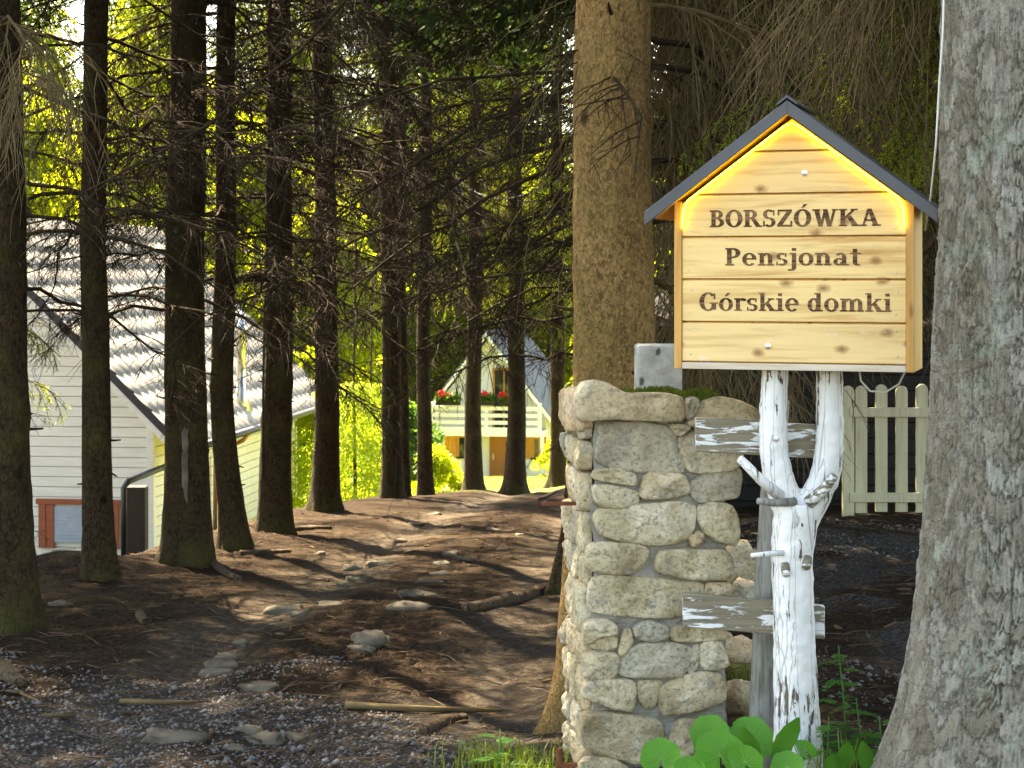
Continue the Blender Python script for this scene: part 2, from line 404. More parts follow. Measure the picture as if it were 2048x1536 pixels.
# gravel on the drive near its mouth and on the path to the gate
near = t.n.new("ShaderNodeMapRange"); near.inputs[1].default_value = 9.5; near.inputs[2].default_value = 5.6; t.L(sx.outputs[1], near.inputs[0])
m1 = t.math('ADD', t.math('MULTIPLY', near.outputs[0], .62), t.math('SUBTRACT', t.math('MULTIPLY', big, 1.6), .80))
rt = t.n.new("ShaderNodeMapRange"); rt.inputs[1].default_value = 1.3; rt.inputs[2].default_value = 1.9; t.L(sx.outputs[0], rt.inputs[0])
fr = t.n.new("ShaderNodeMapRange"); fr.inputs[1].default_value = 14.5; fr.inputs[2].default_value = 12.0; t.L(sx.outputs[1], fr.inputs[0])
m2 = t.math('MULTIPLY', t.math('MULTIPLY', rt.outputs[0], fr.outputs[0]), t.ramp(t.noise(co, 1.5, 3), [(.4, 0.0), (.58, 1.0)]))
gm = t.ramp(t.math('MAXIMUM', m1, m2), [(.25, 0.0), (.6, .9)])
tk = t.n.new("ShaderNodeAttribute"); tk.attribute_name = 'track'
dirt = t.ramp(t.noise(co, 24, 6, .75), [(.3, (.03, .023, .017)), (.5, (.072, .058, .043)), (.7, (.17, .14, .11))])
lit = t.mix(t.ramp(t.math('ADD', t.math('MULTIPLY', tk.outputs['Fac'], .8), t.math('SUBTRACT', t.noise(co, 3.5, 5, .7), .5)), [(.3, 0.0), (.75, .9)]), lit, dirt)
col = t.mix(gm, lit, grav)
# lawn beyond the tree row
lw = t.n.new("ShaderNodeMapRange"); lw.inputs[1].default_value = 31.0; lw.inputs[2].default_value = 33.5
t.L(t.math('ADD', sx.outputs[1], t.math('MULTIPLY', t.noise(co, .8, 3), 3)), lw.inputs[0])
lawn = t.ramp(t.noise(co, 3, 5, .7), [(.3, (.09, .13, .025)), (.7, (.24, .26, .07))])
col = t.mix(lw.outputs[0], col, lawn); t.color(col)
t.bump(t.math('ADD', t.noise(co, 38, 6, .75), t.math('MULTIPLY', t.math('MAXIMUM', needles, needles2), .5)), 1.0, .03)
M['ground'] = t.m; me.materials.append(t.m)
ground = link('ground', me); tag(ground, kind='structure')

# ---------------------------------------------------------------- branches (shared meshes)
def limb_path(L, rise, droop, n=10, wob=.06, r=None):
    r = r or random; p = []; ax = 0; az = 0
    for i in range(n + 1):
        q = i / n; ax += r.uniform(-wob, wob) * L / n; az += r.uniform(-wob, wob) * L / n
        p.append(Vector((L * q, ax * q * 3, rise * L * q - droop * L * q * q + az)))
    return p
def along(path, q):
    f = q * (len(path) - 1); i = min(int(f), len(path) - 2); return path[i].lerp(path[i + 1], f - i)
def needles_on(mb, path, n, ln, wd, r):
    """flat pointed needles set round a twig"""
    for _ in range(n):
        q = r.random(); p = along(path, q); tdir = (path[-1] - path[0]).normalized()
        side = Vector((r.gauss(0, 1), r.gauss(0, 1), r.gauss(0, .8)))
        d = (tdir * .75 + side.normalized() * .75).normalized(); sd_ = d.cross(Vector((r.gauss(0, 1), r.gauss(0, 1), r.gauss(0, 1)))).normalized() * wd
        l = ln * r.uniform(.7, 1.25)
        mb.add([p - sd_, p + sd_, p + d * l], [(0, 1, 2)])
def make_bough(seed, L=2.0, rise=.1, droop=.3, nsec=44, nter=5, hang=.6, green=0.0, thick=.016, mats=None, sec_len=.55):
    r = random.Random(seed); mb = MB(); lf = MB(); lf_cm = 1
    path = limb_path(L, rise, droop, 12, .25, r)
    mb.tube(path, [thick * (1 - .8 * i / 12) for i in range(13)], 5, False)
    for k in range(nsec):
        q = r.uniform(.1, 1) ** .85; p = along(path, q); sgn = r.choice((-1, 1))
        sl = sec_len * r.uniform(.45, 1.15) * (1.1 - .55 * q)
        d = Vector((r.uniform(.25, .9), sgn * r.uniform(.35, 1), r.uniform(-.5, .25))).normalized()
        sp = [p.copy()]; cur = p.copy(); dd = d.copy()
        for i in range(5):
            dd = (dd + Vector((r.gauss(0, .10), r.gauss(0, .10), -hang * .34 + r.gauss(0, .10)))).normalized(); cur = cur + dd * sl / 5; sp.append(cur.copy())
        mb.tube(sp, [.0042 * (1 - .7 * i / 5) for i in range(6)], 3, False)
        for j in range(nter):
            p2 = along(sp, r.uniform(.15, 1)); tl = sl * r.uniform(.2, .6)
            d2 = (dd * .5 + Vector((r.gauss(0, .6), r.gauss(0, .6), -hang * r.uniform(.1, 1.0)))).normalized()
            tp = [p2]; c2 = p2.copy()
            for i in range(3):
                d2 = (d2 + Vector((r.gauss(0, .15), r.gauss(0, .15), -hang * .2))).normalized(); c2 = c2 + d2 * tl / 3; tp.append(c2.copy())
            mb.tube(tp, [.0024, .002, .0016, .001], 3, False)
            if r.random() < green: needles_on(lf, tp, int(16 + 60 * tl), .026, .0028, r)
        if r.random() < green: needles_on(lf, sp, int(20 + 50 * sl), .026, .0028, r)
    if green:
        mb.cm = 1; mb.add(lf.v, lf.f)
    return mb.mesh('bough', mats)
DEAD = [make_bough(100 + i, 1.7 + .25 * i, .10 - .05 * (i % 3), .18 + .08 * (i % 3), 40, 5, .45, 0, .015, [M['twig'], M['needle_dark']]) for i in range(6)]
HANG = [make_bough(200 + i, 1.2 + .2 * i, .02, .30, 46, 7, 1.2, 0, .012, [M['twig_pale'], M['needle_dark']], .95) for i in range(4)]
GREEN = [make_bough(300 + i, 1.7 + .25 * i, .06, .34, 40, 5, .8, .95, .015, [M['twig'], M['needle_mid']], .6) for i in range(4)]

# ---------------------------------------------------------------- crowns (shared meshes)
def np_mesh(name, V, Fc, mats, mi=None):
    me = bpy.data.meshes.new(name); nv = len(V); nf = len(Fc); k = Fc.shape[1]
    me.vertices.add(nv); me.vertices.foreach_set('co', np.asarray(V, np.float32).ravel())
    me.loops.add(nf * k); me.loops.foreach_set('vertex_index', np.asarray(Fc, np.int32).ravel())
    me.polygons.add(nf); me.polygons.foreach_set('loop_start', np.arange(0, nf * k, k, dtype=np.int32))
    me.polygons.foreach_set('loop_total', np.full(nf, k, np.int32))
    for m in mats: me.materials.append(m)
    if mi is not None: me.polygons.foreach_set('material_index', mi)
    me.update(); me.validate(); return me
def tri_leaves(p, d, up, ln, wd):
    """pointed leaf triangles: base p, direction d"""
    s = np.cross(d, up); s /= np.linalg.norm(s, axis=1, keepdims=True) + 1e-9
    V = np.stack([p - s * wd[:, None], p + s * wd[:, None], p + d * ln[:, None]], 1).reshape(-1, 3)
    return V, np.arange(len(V)).reshape(-1, 3)
def unit(a): return a / (np.linalg.norm(a, axis=1, keepdims=True) + 1e-9)
def spruce_crown(seed, H, Rm, mat, dens=1.0, droop=.35, leaf=.17, step=.35):
    """whorls of drooping boughs, each clothed with many small sprays"""
    g = np.random.default_rng(seed); Ps = []; Ds = []
    h = .0
    while h < H - .3:
        f = 1 - h / H; Lb = Rm * (f ** .75) * (1 if h > 1.2 else .75 + .2 * h)
        nb = g.integers(5, 8); a0 = g.uniform(0, 6.28)
        for b in range(nb):
            a = a0 + b * 6.283 / nb + g.normal(0, .22); L = Lb * g.uniform(.65, 1.12) + .15
            n = int((26 + 80 * L) * dens); q = g.uniform(.12, 1, n) ** .8
            r_ = q * L; zz = h + .18 * r_ - droop * r_ * q
            lat = g.normal(0, 1, n) * (.10 + .20 * L * (1 - .5 * q)) * .8
            hang = -np.abs(g.normal(0, .16, n)) * (1 + .5 * L)
            ca, sa = math.cos(a), math.sin(a)
            Ps.append(np.stack([r_ * ca - lat * sa, r_ * sa + lat * ca, zz + hang], 1))
            Ds.append(unit(np.stack([ca * .6 - np.sign(lat) * sa * .5 + g.normal(0, .25, n), sa * .6 + np.sign(lat) * ca * .5 + g.normal(0, .25, n), -.55 + g.normal(0, .3, n)], 1)))
        h += step * g.uniform(.8, 1.2)
    p = np.concatenate(Ps); d = np.concatenate(Ds); n = len(p)
    V, Fc = tri_leaves(p, d, unit(g.normal(0, 1, (n, 3))), leaf * g.uniform(.6, 1.4, n), leaf * .16 * g.uniform(.7, 1.3, n))
    return np_mesh('crown', V, Fc, [mat])
def broad_crown(seed, H, Rm, mat, n=26000, leaf=.12):
    g = np.random.default_rng(seed); nl = 34; cs = []; rs = []
    for i in range(nl):
        hh = g.uniform(.12, 1) * H; rr = Rm * math.sin(math.pi * min(.97, max(.12, hh / H * .85 + .12))) * g.uniform(.35, 1)
        a = g.uniform(0, 6.28); cs.append((rr * math.cos(a), rr * math.sin(a), hh)); rs.append(Rm * g.uniform(.16, .36))
    cs = np.array(cs); rs = np.array(rs); k = g.integers(0, nl, n)
    off = unit(g.normal(0, 1, (n, 3))) * (rs[k] * g.uniform(.45, 1.08, n) ** .6)[:, None]; off[:, 2] *= .75
    p = cs[k] + off; d = unit(unit(off) + g.normal(0, .7, (n, 3)) + np.array([0, 0, -.3]))
    s = unit(np.cross(d, g.normal(0, 1, (n, 3)))); ln = leaf * g.uniform(.6, 1.3, n); wd = ln * .36
    V = np.stack([p, p + d * (ln * .5)[:, None] + s * wd[:, None], p + d * ln[:, None], p + d * (ln * .5)[:, None] - s * wd[:, None]], 1).reshape(-1, 3)
    return np_mesh('crown', V, np.arange(len(V)).reshape(-1, 4), [mat])
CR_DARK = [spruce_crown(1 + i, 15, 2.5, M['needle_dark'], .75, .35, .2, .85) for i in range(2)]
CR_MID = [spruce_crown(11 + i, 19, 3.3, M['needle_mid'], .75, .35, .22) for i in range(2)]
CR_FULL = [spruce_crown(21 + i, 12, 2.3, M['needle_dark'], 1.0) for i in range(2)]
CR_YOUNG = [spruce_crown(31 + i, 5.5, 1.9, M['needle_bright'], 1.6, .45, .13) for i in range(2)]
BR_BRIGHT = [broad_crown(41 + i, 12, 4.2, M['leaf_bright'], 34000, .24) for i in range(2)]
BR_DEEP = [broad_crown(51, 10, 3.8, M['leaf_deep'], 30000, .22)]
SHRUB = [broad_crown(61 + i, 2.2, 1.2, (M['leaf_bright'], M['leaf_deep'])[i], 9000, .10) for i in range(2)]

# ---------------------------------------------------------------- spruces
def trunk_mesh(H, r, lean=(0, 0), flare=1.0, bend=None, sides=28, mat=None, seed=0, knots=True, fine=.12, top=9.0):
    """tapered, slightly crooked trunk with root flare and whorl scars; origin at its base"""
    g = np.random.default_rng(seed); hs = [-.35]
    while hs[-1] < H:
        h = hs[-1]; hs.append(h + (fine * .45 if h < .9 else fine if h < top else .8))
    hs = np.array(hs); an = np.linspace(0, 2 * math.pi, sides, endpoint=False)
    HH, A = np.meshgrid(hs, an, indexing='ij'); hc = np.clip(HH, 0, None)
    rad = r * (1.06 - .92 * hc / H) + .012
    nr = int(g.integers(4, 7)); lob = np.zeros_like(A)
    for k in range(nr):
        a0 = k * 6.283 / nr + g.normal(0, .3); dlt = np.angle(np.exp(1j * (A - a0))); lob += np.exp(-(dlt / .38) ** 2) * g.uniform(.5, 1.2)
    rad = rad * (1 + flare * (.22 * np.exp(-hc / .30) + .10 * np.exp(-hc / 1.2) + .42 * lob * np.exp(-np.clip(HH, -.2, None) / .11)))
    rad = rad * (1 + .035 * np.sin(A * 3 + HH * 1.3 + seed) + .03 * vnoise(A * r * 6, HH, .25, seed % 7) + .05 * vnoise(A * r * 6, HH, .09, 3))
    if knots:
        for wv in np.arange(.7 + g.uniform(0, .4), min(H, top), .42):
            w_ = wv + g.normal(0, .06)
            for k in range(int(g.integers(2, 5))):
                a0 = g.uniform(0, 6.283); hh = w_ + g.normal(0, .05); dlt = np.angle(np.exp(1j * (A - a0)))
                rad = rad + r * .13 * np.exp(-((dlt * r) / .03) ** 2 - ((HH - hh) / .035) ** 2)
    cx = lean[0] * hc + .02 * np.sin(hc * .8 + seed) + .008 * np.sin(hc * 2.3 + seed * 2) * np.clip(hc, 0, 1); cy = lean[1] * hc
    if bend is not None:
        cx = cx + np.interp(hc, bend[0], bend[1])
    V = np.stack([cx + rad * np.cos(A), cy + rad * np.sin(A), HH], -1).reshape(-1, 3)
    m, n = len(hs), sides; ix = np.arange(m * n).reshape(m, n); nx_ = np.roll(ix, -1, 1)
    Q = np.stack([ix[:-1], nx_[:-1], nx_[1:], ix[1:]], -1).reshape(-1, 4)
    me = np_mesh('trunk', V, Q, [mat]); me.polygons.foreach_set('use_smooth', [True] * len(me.polygons)); return me

def spruce(name, px, base_py, d, r, label, lean=0.0, H=19, mat='bark_spruce', crown=None, crown_h=5.5, lo=2.2, dens=1.0,
           boughs=None, flare=1.0, bend=None, seed=0, group=None, x=None, hang=0, top=9.0, sides=28, green=.0, cat='tree', cs=.62):
    rr = random.Random(seed * 7 + 3)
    X_ = (px - 1024) * d / F if x is None else x
    zb = CAMZ - (base_py - 550) * d / F if base_py else gz(X_, d)
    zb = min(zb, gz(X_, d) + .02)
    t_ = empty(name, (X_, d, zb)); tag(t_, label, cat, group)
    link('trunk', trunk_mesh(H, r, (lean, 0), flare, bend, sides, M[mat], seed, True, .12, top), t_)
    mb = MB()                                   # snapped twig stubs, too small to pick apart
    for _ in range(34):
        hh = rr.uniform(.5, 7); aa = rr.uniform(0, 6.283); c_ = Vector((lean * hh + .02 * math.sin(hh * .8 + seed) + (float(np.interp(hh, bend[0], bend[1])) if bend else 0), 0, hh)); dv = Vector((math.cos(aa), math.sin(aa), rr.uniform(-.3, .3)))
        r1 = r * (1.06 - .92 * hh / H); ln_ = rr.uniform(.02, .16) ** 1.2; mb.tube([c_ + dv * r1 * .8, c_ + dv * (r1 + ln_ * .5) + Vector((0, 0, rr.uniform(-.01, .01))), c_ + dv * (r1 + ln_)], [.011, .008, .005], 5)
    st_ = mb.build('branch_stubs', M['twig'], t_); st_['kind'] = 'stuff'
    h = lo
    while h < min(crown_h + 1.5, 7.6 + .05 * d):
        for k in range(rr.choice((3, 4, 5, 6))):
            if rr.random() > dens * min(1, .3 + .35 * (h - lo)): continue
            pool = GREEN if rr.random() < green else (HANG if rr.random() < hang else (boughs or DEAD))
            a = rr.uniform(0, 6.283); cxx = lean * h + (np.interp(h, bend[0], bend[1]) if bend else 0)
            link('branch', rr.choice(pool), t_, (cxx, 0, h + rr.uniform(-.1, .1)), (rr.uniform(-.3, .3), rr.uniform(-.15, .25), a), rr.uniform(.65, 1.15))
        h += rr.uniform(.26, .46)
    if crown is not None:
        c = link('crown', crown, t_, (lean * crown_h, 0, crown_h), (0, 0, rr.uniform(0, 6.28)), (cs, cs, (H + .5 - crown_h) / 15.0))
    return t_
ROW = 'spruce trunks in the row along the drive'
spruce('spruce_tree', -12, 1262, 9.6, .155, 'thick spruce with mossy foot on the bank, first of the row beside the drive', seed=1, crown=CR_DARK[0], crown_h=6.0, lo=1.9, hang=.08, flare=1.1, dens=1.4, cs=.5)
spruce('spruce_tree', 194, 1178, 12.0, .082, 'slim mossy spruce in front of the white house gable, knobbly with a kink halfway up', lean=-.006, seed=2, H=15, crown=CR_DARK[1], crown_h=9, cs=.5, lo=2.0, bend=([0, 2.4, 3.0, 15], [0, .0, .03, .03]))
spruce('spruce_tree', 376, 1132, 13.5, .142, 'stout dark spruce with a pale resin scar, before the corner of the white house', seed=3, crown=CR_DARK[0], crown_h=9.5, cs=.5, lo=2.0, flare=1.2, hang=.15, dens=1.5)
spruce('spruce_tree', 450, 1106, 14.8, .082, 'slim spruce with a crooked swollen foot beside the stout scarred spruce', seed=4, H=16, crown=CR_DARK[1], crown_h=9.5, cs=.45, lo=2.3, bend=([0, .25, .8, 1.3, 16], [.11, .09, .03, 0, -.02]), flare=1.3)
spruce('spruce_tree', 555, 1062, 16.7, .122, 'straight dark spruce with a black cable running down its bark', seed=5, dens=1.4, cs=.48, crown=CR_DARK[0], crown_h=9, lo=2.2)
spruce('spruce_tree', 651, 1018, 20.7, .128, 'straight spruce at the end of the white house eave', seed=6, dens=1.4, cs=.5, crown=CR_DARK[1], crown_h=9, lo=2.4, lean=-.004)
spruce('spruce_tree', 781, 1006, 25.5, .125, 'spruce standing close against a thinner twin trunk', seed=7, dens=1.4, crown=CR_DARK[0], crown_h=7.2, lo=2.8)
spruce('spruce_tree', 806, 1004, 26.0, .07, 'thin twin spruce trunk close behind a thicker one', seed=8, H=15, crown=CR_DARK[1], crown_h=7.4, lo=3.2, dens=.7)
spruce('spruce_tree', 850, 1004, 27.9, .10, 'slender spruce beside a yellow green shrub, next after the twin trunks in the row', seed=9, crown=CR_DARK[0], crown_h=7.6, lo=3.2, green=.25)
spruce('spruce_tree', 949, 988, 30.3, .125, 'spruce standing between the first shuttered window and the door of the far chalet', seed=10, crown=CR_DARK[1], crown_h=7.8, lo=3.0, flare=1.3, green=.35)
spruce('spruce_tree', 1031, 972, 29.5, .135, 'spruce standing between the chalet door and its second shuttered window', seed=12, crown=CR_DARK[0], crown_h=7.8, lo=3.0, flare=1.5, green=.35)
spruce('spruce_tree', 1114, 963, 31.9, .12, 'last spruce of the row, before the roof slope of the far chalet', seed=13, crown=CR_DARK[1], crown_h=8, lo=3.0, green=.3)
spruce('spruce_tree', 1116, 1190, 11.2, .066, 'thin dark leaning spruce on the road edge behind the stone pillar', lean=.012, seed=14, H=13, crown=CR_DARK[0], crown_h=4.2, lo=1.6, bend=([0, .4, 1.2, 2.2, 13], [0, .08, .15, .19, .2]), dens=1.0, flare=.8, cs=.6)
spruce('spruce_tree', 1196, None, 7.0, .148, 'tall brown spruce rising straight behind the stone pillar, green moss on its foot', lean=.012, mat='bark_brown', seed=15, crown=CR_DARK[1], crown_h=4.4, lo=2.3, hang=.2, flare=.8, sides=72, dens=.45, cs=.9, bend=([0, .5, 1.3, 20], [0, .02, .055, .075]))
tm = [o for o in COL.objects if o.get('label', '').startswith('tall brown spruce')][0]
rr = random.Random(77)
for q in range(22):
    h = rr.uniform(1.7, 3.6); link('branch', rr.choice(HANG if rr.random() < .6 else DEAD), tm, (.012 * h + .06, 0, h), (rr.uniform(-.3, .3), rr.uniform(-.1, .25), rr.uniform(.15, 1.5)), rr.uniform(.6, 1.0))
# the wood right of the drive, behind sign and shed
WOOD = [(2.5, 17.4, .6), (3.6, 17.9, .7), (4.9, 17.3, .8), (3.1, 19.5, .6), (4.2, 20.2, .8), (6.2, 16.5, 1), (3.6, 23, .6), (5.6, 21.5, 1), (2.9, 26, .45), (4.6, 25.5, .8), (7.5, 19, 1), (6.5, 25, 1)]
for i, (x_, y_, cs) in enumerate(WOOD):
    tw = spruce('spruce_tree', 0, None, y_, .12, 'shaded spruce hung with dead twigs in the dark wood behind the shed', x=x_, seed=40 + i, crown=CR_FULL[i % 2], crown_h=.8,
           lo=1.0, hang=.1, group='spruces in the dark wood', sides=16, dens=1.2, green=.25)
    for c_ in tw.children:
        if c_.name.startswith('crown'): c_.scale = (cs, cs, 1.3)
for i, (x_, y_) in enumerate([(2.95, 9.6), (3.7, 11.6), (.97, 9.0), (.88, 14.2)]):  # hidden spruces added: dead twigs darken the background, wide crowns shade the path
    spruce('spruce_tree', 0, None, y_, (.12, .12, .075, .1)[i], ('spruce behind the massive grey trunk, its dead twigs hanging over the sign', 'second spruce behind the massive grey trunk, close to the picket gate', 'thin spruce between the stone pillar and the dark shed', 'spruce standing close behind the tall brown spruce')[i], x=x_, seed=60 + i, crown=CR_FULL[i % 2], crown_h=4.6, lo=1.9, hang=(.75, .75, .0, .0)[i], sides=20, dens=2.2, green=.05, cs=(1.3, 1.3, .45, 1.15)[i])
# spruces added on the bank, trunks out of view: their crowns shade the drive
for i, (x_, y_) in enumerate([(-6.2, 14.6), (-7.0, 17.6), (-8.0, 20.5), (-8.8, 13.5), (-5.6, 9.6), (-9.6, 18)]):
    spruce('spruce_tree', 0, None, y_, .14, 'tall spruce on the bank above the white house, beside the first of the row', x=x_, seed=70 + i, crown=CR_DARK[i % 2], crown_h=5.0, lo=1.6, dens=.8, group='spruces added on the bank for shade', sides=14, cs=.95, green=.75)

# ---------------------------------------------------------------- big bark-plated trunk beside the sign
def plated_trunk():
    D = 5.1; x0 = (2072 - 1024) * D / F; z0 = gz(x0, D); H = 4.4
    hs = np.concatenate([np.linspace(-.35, 2.6, 640, endpoint=False), np.linspace(2.6, H, 60)]); an = np.concatenate([np.linspace(2.4, 5.7, 380, endpoint=False), np.linspace(5.7, 2.4 + 2 * math.pi, 70, endpoint=False)]); na, nh = len(an), len(hs)
    HH, A = np.meshgrid(hs, an, indexing='ij'); hc = np.clip(HH, 0, None)
    g = np.random.default_rng(5); r0 = .262
    rad = r0 * (1.10 - .03 * hc) + .17 * np.exp(-hc / .6)
    for a0, k in ((3.5, .05), (4.4, .07), (5.3, .11), (.3, .1), (1.6, .1), (2.6, .09)):
        dl = np.angle(np.exp(1j * (A - a0))); rad += k * np.exp(-(dl / .35) ** 2) * np.exp(-np.clip(HH, -.15, None) / .22)
    # bark plates: jittered cells on the unrolled cylinder
    cell = .043; nu = int(round(2 * math.pi * .28 / cell)); U = A / (2 * math.pi) * nu + 1.3 * vnoise(A * 2, HH, .16, 5) + .5 * vnoise(A * 5, HH, .05, 8); Vv = HH / (cell * 1.5) + 1.6 * vnoise(A * 2, HH, .24, 6) + .5 * vnoise(A * 5, HH, .06, 9)
    ui = np.floor(U).astype(int); vi = np.floor(Vv).astype(int)
    jit = g.random((nu, 400, 3)); F1 = np.full(A.shape, 9.); F2 = np.full(A.shape, 9.); hgt = np.zeros(A.shape)
    for du in (-1, 0, 1):
        for dv in (-1, 0, 1):
            cu = ui + du; cv = vi + dv; j = jit[cu % nu, (cv + 50) % 400]
            dd = np.hypot(cu + j[..., 0] - U, cv + j[..., 1] - Vv)
            nw = dd < F1; F2 = np.where(nw, F1, np.minimum(F2, dd)); hgt = np.where(nw, j[..., 2], hgt); F1 = np.where(nw, dd, F1)
    edge = np.clip((F2 - F1) / .13, 0, 1)
    rad += (-.012 * (1 - edge) + .006 * (hgt - .5)) * (.9 + 1.2 * vnoise(A * 3, HH, .35, 2))
    rad += .012 * vnoise(A * 2.5, HH, .35, 1) + .009 * vnoise(A * 5, HH, .06, 3) + .004 * vnoise(A * 12, HH, .025, 4)
    for a0, h0, k in ((4.15, 1.78, .03), (4.5, 1.55, .025), (4.75, 1.1, -.03), (4.05, .95, .02), (4.3, 2.6, .02), (4.55, .12, -.04)):   # burls and a cavity
        dl = np.angle(np.exp(1j * (A - a0))); rad += k * np.exp(-((dl * .28) / .05) ** 2 - ((HH - h0) / .09) ** 2)
    cx = .004 * hc
    V = np.stack([cx + rad * np.cos(A), rad * np.sin(A), HH], -1).reshape(-1, 3)
    ix = np.arange(nh * na).reshape(nh, na); n_ = np.roll(ix, -1, 1)
    me = np_mesh('trunk', V, np.stack([ix[:-1], n_[:-1], n_[1:], ix[1:]], -1).reshape(-1, 4), [M['bark_plate']])
    me.polygons.foreach_set('use_smooth', [True] * len(me.polygons))
    ca_ = me.attributes.new('plate', 'FLOAT', 'POINT'); ca_.data.foreach_set('value', hgt.ravel().astype(np.float32))
    t_ = empty('spruce_tree', (x0, D, z0)); tag(t_, 'massive old trunk with grey flaking bark plates and pale lichen beside the house shaped sign', 'tree')
    link('trunk', me, t_)
    mb = MB(); mb.tube([(.018, 0, H - .1), (.1, .05, 9), (.2, .1, 16)], [.25, .16, .03], 24); mb.build('upper_trunk', M['bark_grey'], t_, True)
    rr = random.Random(5)
    for q in range(20):     # dead hanging twigs on the side towards the wood
        a = rr.uniform(1.45, 2.15); h = rr.uniform(2.75, 4.2)
        link('branch', rr.choice(HANG), t_, (0, 0, h), (rr.uniform(-.3, .3), rr.uniform(-.1, .2), a), rr.uniform(.7, 1.1))
    for q in range(7):
        link('branch', rr.choice(GREEN), t_, (.08, .1, rr.uniform(2.0, 2.8)), (0, rr.uniform(-.1, .2), rr.uniform(1.35, 1.8)), rr.uniform(.6, .9))
    c = link('crown', CR_DARK[1], t_, (.3, 0, 5.5), (0, 0, 1), (1.2, 1.2, .8))
    return t_
plated_trunk()

# ---------------------------------------------------------------- house shaped sign
TH = R_(18.5); SX, SY, SZ = .8795, 5.5, 1.30
sign = empty('house_shaped_sign', (SX, SY, SZ), -TH)
tag(sign, 'house shaped pine sign with dark roof and glowing yellow strip, burnt lettering on boards', 'sign')
gable = lambda poly: clip(clip(poly, .75, 1, .792), -.75, 1, .792)
edges = [.022, .150, .286, .421, .556, .690, .80]; boards = []
for i in range(6):
    z0, z1 = edges[i] + .003, edges[i + 1] - .004
    p = gable([(-.352, z0), (.352, z0), (.352, z1), (-.352, z1)])
    mb = MB(); mb.prism(p, 0, .018)
    b = mb.build('board', M['sign_pine_worn'] if i == 0 else M['sign_pine'], sign, bevel=.0025); boards.append(b)
    z2 = z1 + .003                                   # the lapped lip under the next board
    p = gable([(-.352, z1 - .02), (.352, z1 - .02), (.352, z2), (-.352, z2)])
    if len(p) > 2:
        mb = MB(); mb.prism(p, .006, .02); mb.build('tongue', M['sign_frame'], b)
mb = MB(); mb.prism(gable([(-.35, .0), (.35, .0), (.35, .79), (-.35, .79)]), .021, .03); mb.build('backing', M['sign_frame'], sign)
for s in (-1, 1):
    box_part('side_panel', M['sign_frame'], sign, (min(s * .353, s * .377), -.006, 0), (max(s * .353, s * .377), .26, .535), .002)
box_part('bottom_trim', M['trim_bleached'], sign, (-.352, -.004, 0), (.352, .26, .0205), .002)
mb = MB(); mb.prism(gable([(-.35, .0), (.35, .0), (.35, .79), (-.35, .79)]), .24, .255); mb.build('back_panel', M['sign_frame'], sign)
for s in (-1, 1):      # roof slopes: wooden deck under dark sheet with folded edge
    f_ = lambda x, o: (s * x, .812 + o - .75 * x)
    mb = MB(); mb.prism([f_(.0, 0), f_(.44, 0), f_(.44, .018), f_(0, .018)][::s], -.075, .285); mb.build('roof_deck', M['sign_frame'], sign)
    mb = MB(); mb.prism([f_(-.004 * s, .019), f_(.455, .019), f_(.455, .031), f_(-.004 * s, .031)][::s], -.085, .295); r0 = mb.build('roof_sheet', M['roof_dark'], sign, bevel=.002)
    mb = MB(); mb.prism([f_(0, -.014), f_(.455, -.014), f_(.455, .0305), f_(0, .0305)][::s], -.0885, -.0795); mb.build('edge_flashing', M['roof_dark'], r0, bevel=.002)
mb = MB(); mb.prism([(-.03, .826), (0, .848), (.03, .826), (.034, .831), (0, .858), (-.034, .831)], -.092, .30); mb.build('ridge_cap', M['roof_dark'], sign, bevel=.001)
mb = MB(); mb.tube([(-.349, -.012, .450), (-.346, -.012, .505), (-.33, -.012, .538), (-.02, -.012, .769), (0, -.012, .776), (.02, -.012, .769), (.33, -.012, .538), (.346, -.012, .505), (.349, -.012, .445)], .003, 8); mb.build('light_strip', M['led'], sign, True)
def screw(x, z, r=.004, p=None, y=-.001):
    mb = MB(); mb.lathe([(r, 0), (r, .0012), (r * .6, .002)], 10); o = mb.build('screw', M['steel'], p or sign, loc=(x, y, z), rot=(R_(90), 0, 0)); return o
for i in range(5):
    for s in (-1, 1):
        for q in (.025, .105):
            z_ = edges[i] + q
            if z_ < .5: screw(s * (.325 + random.uniform(-.006, .006)), z_ + random.uniform(-.006, .006), .0028)
for x_, z_ in ((.04, .62), (-.075, .075)):
    o = screw(x_, z_, .010); o.name = 'bolt'
    mb = MB(); mb.lathe([(.006, 0), (.006, .005), (.003, .0055)], 6); mb.build('bolt_head', M['steel'], o, loc=(0, 0, .002))
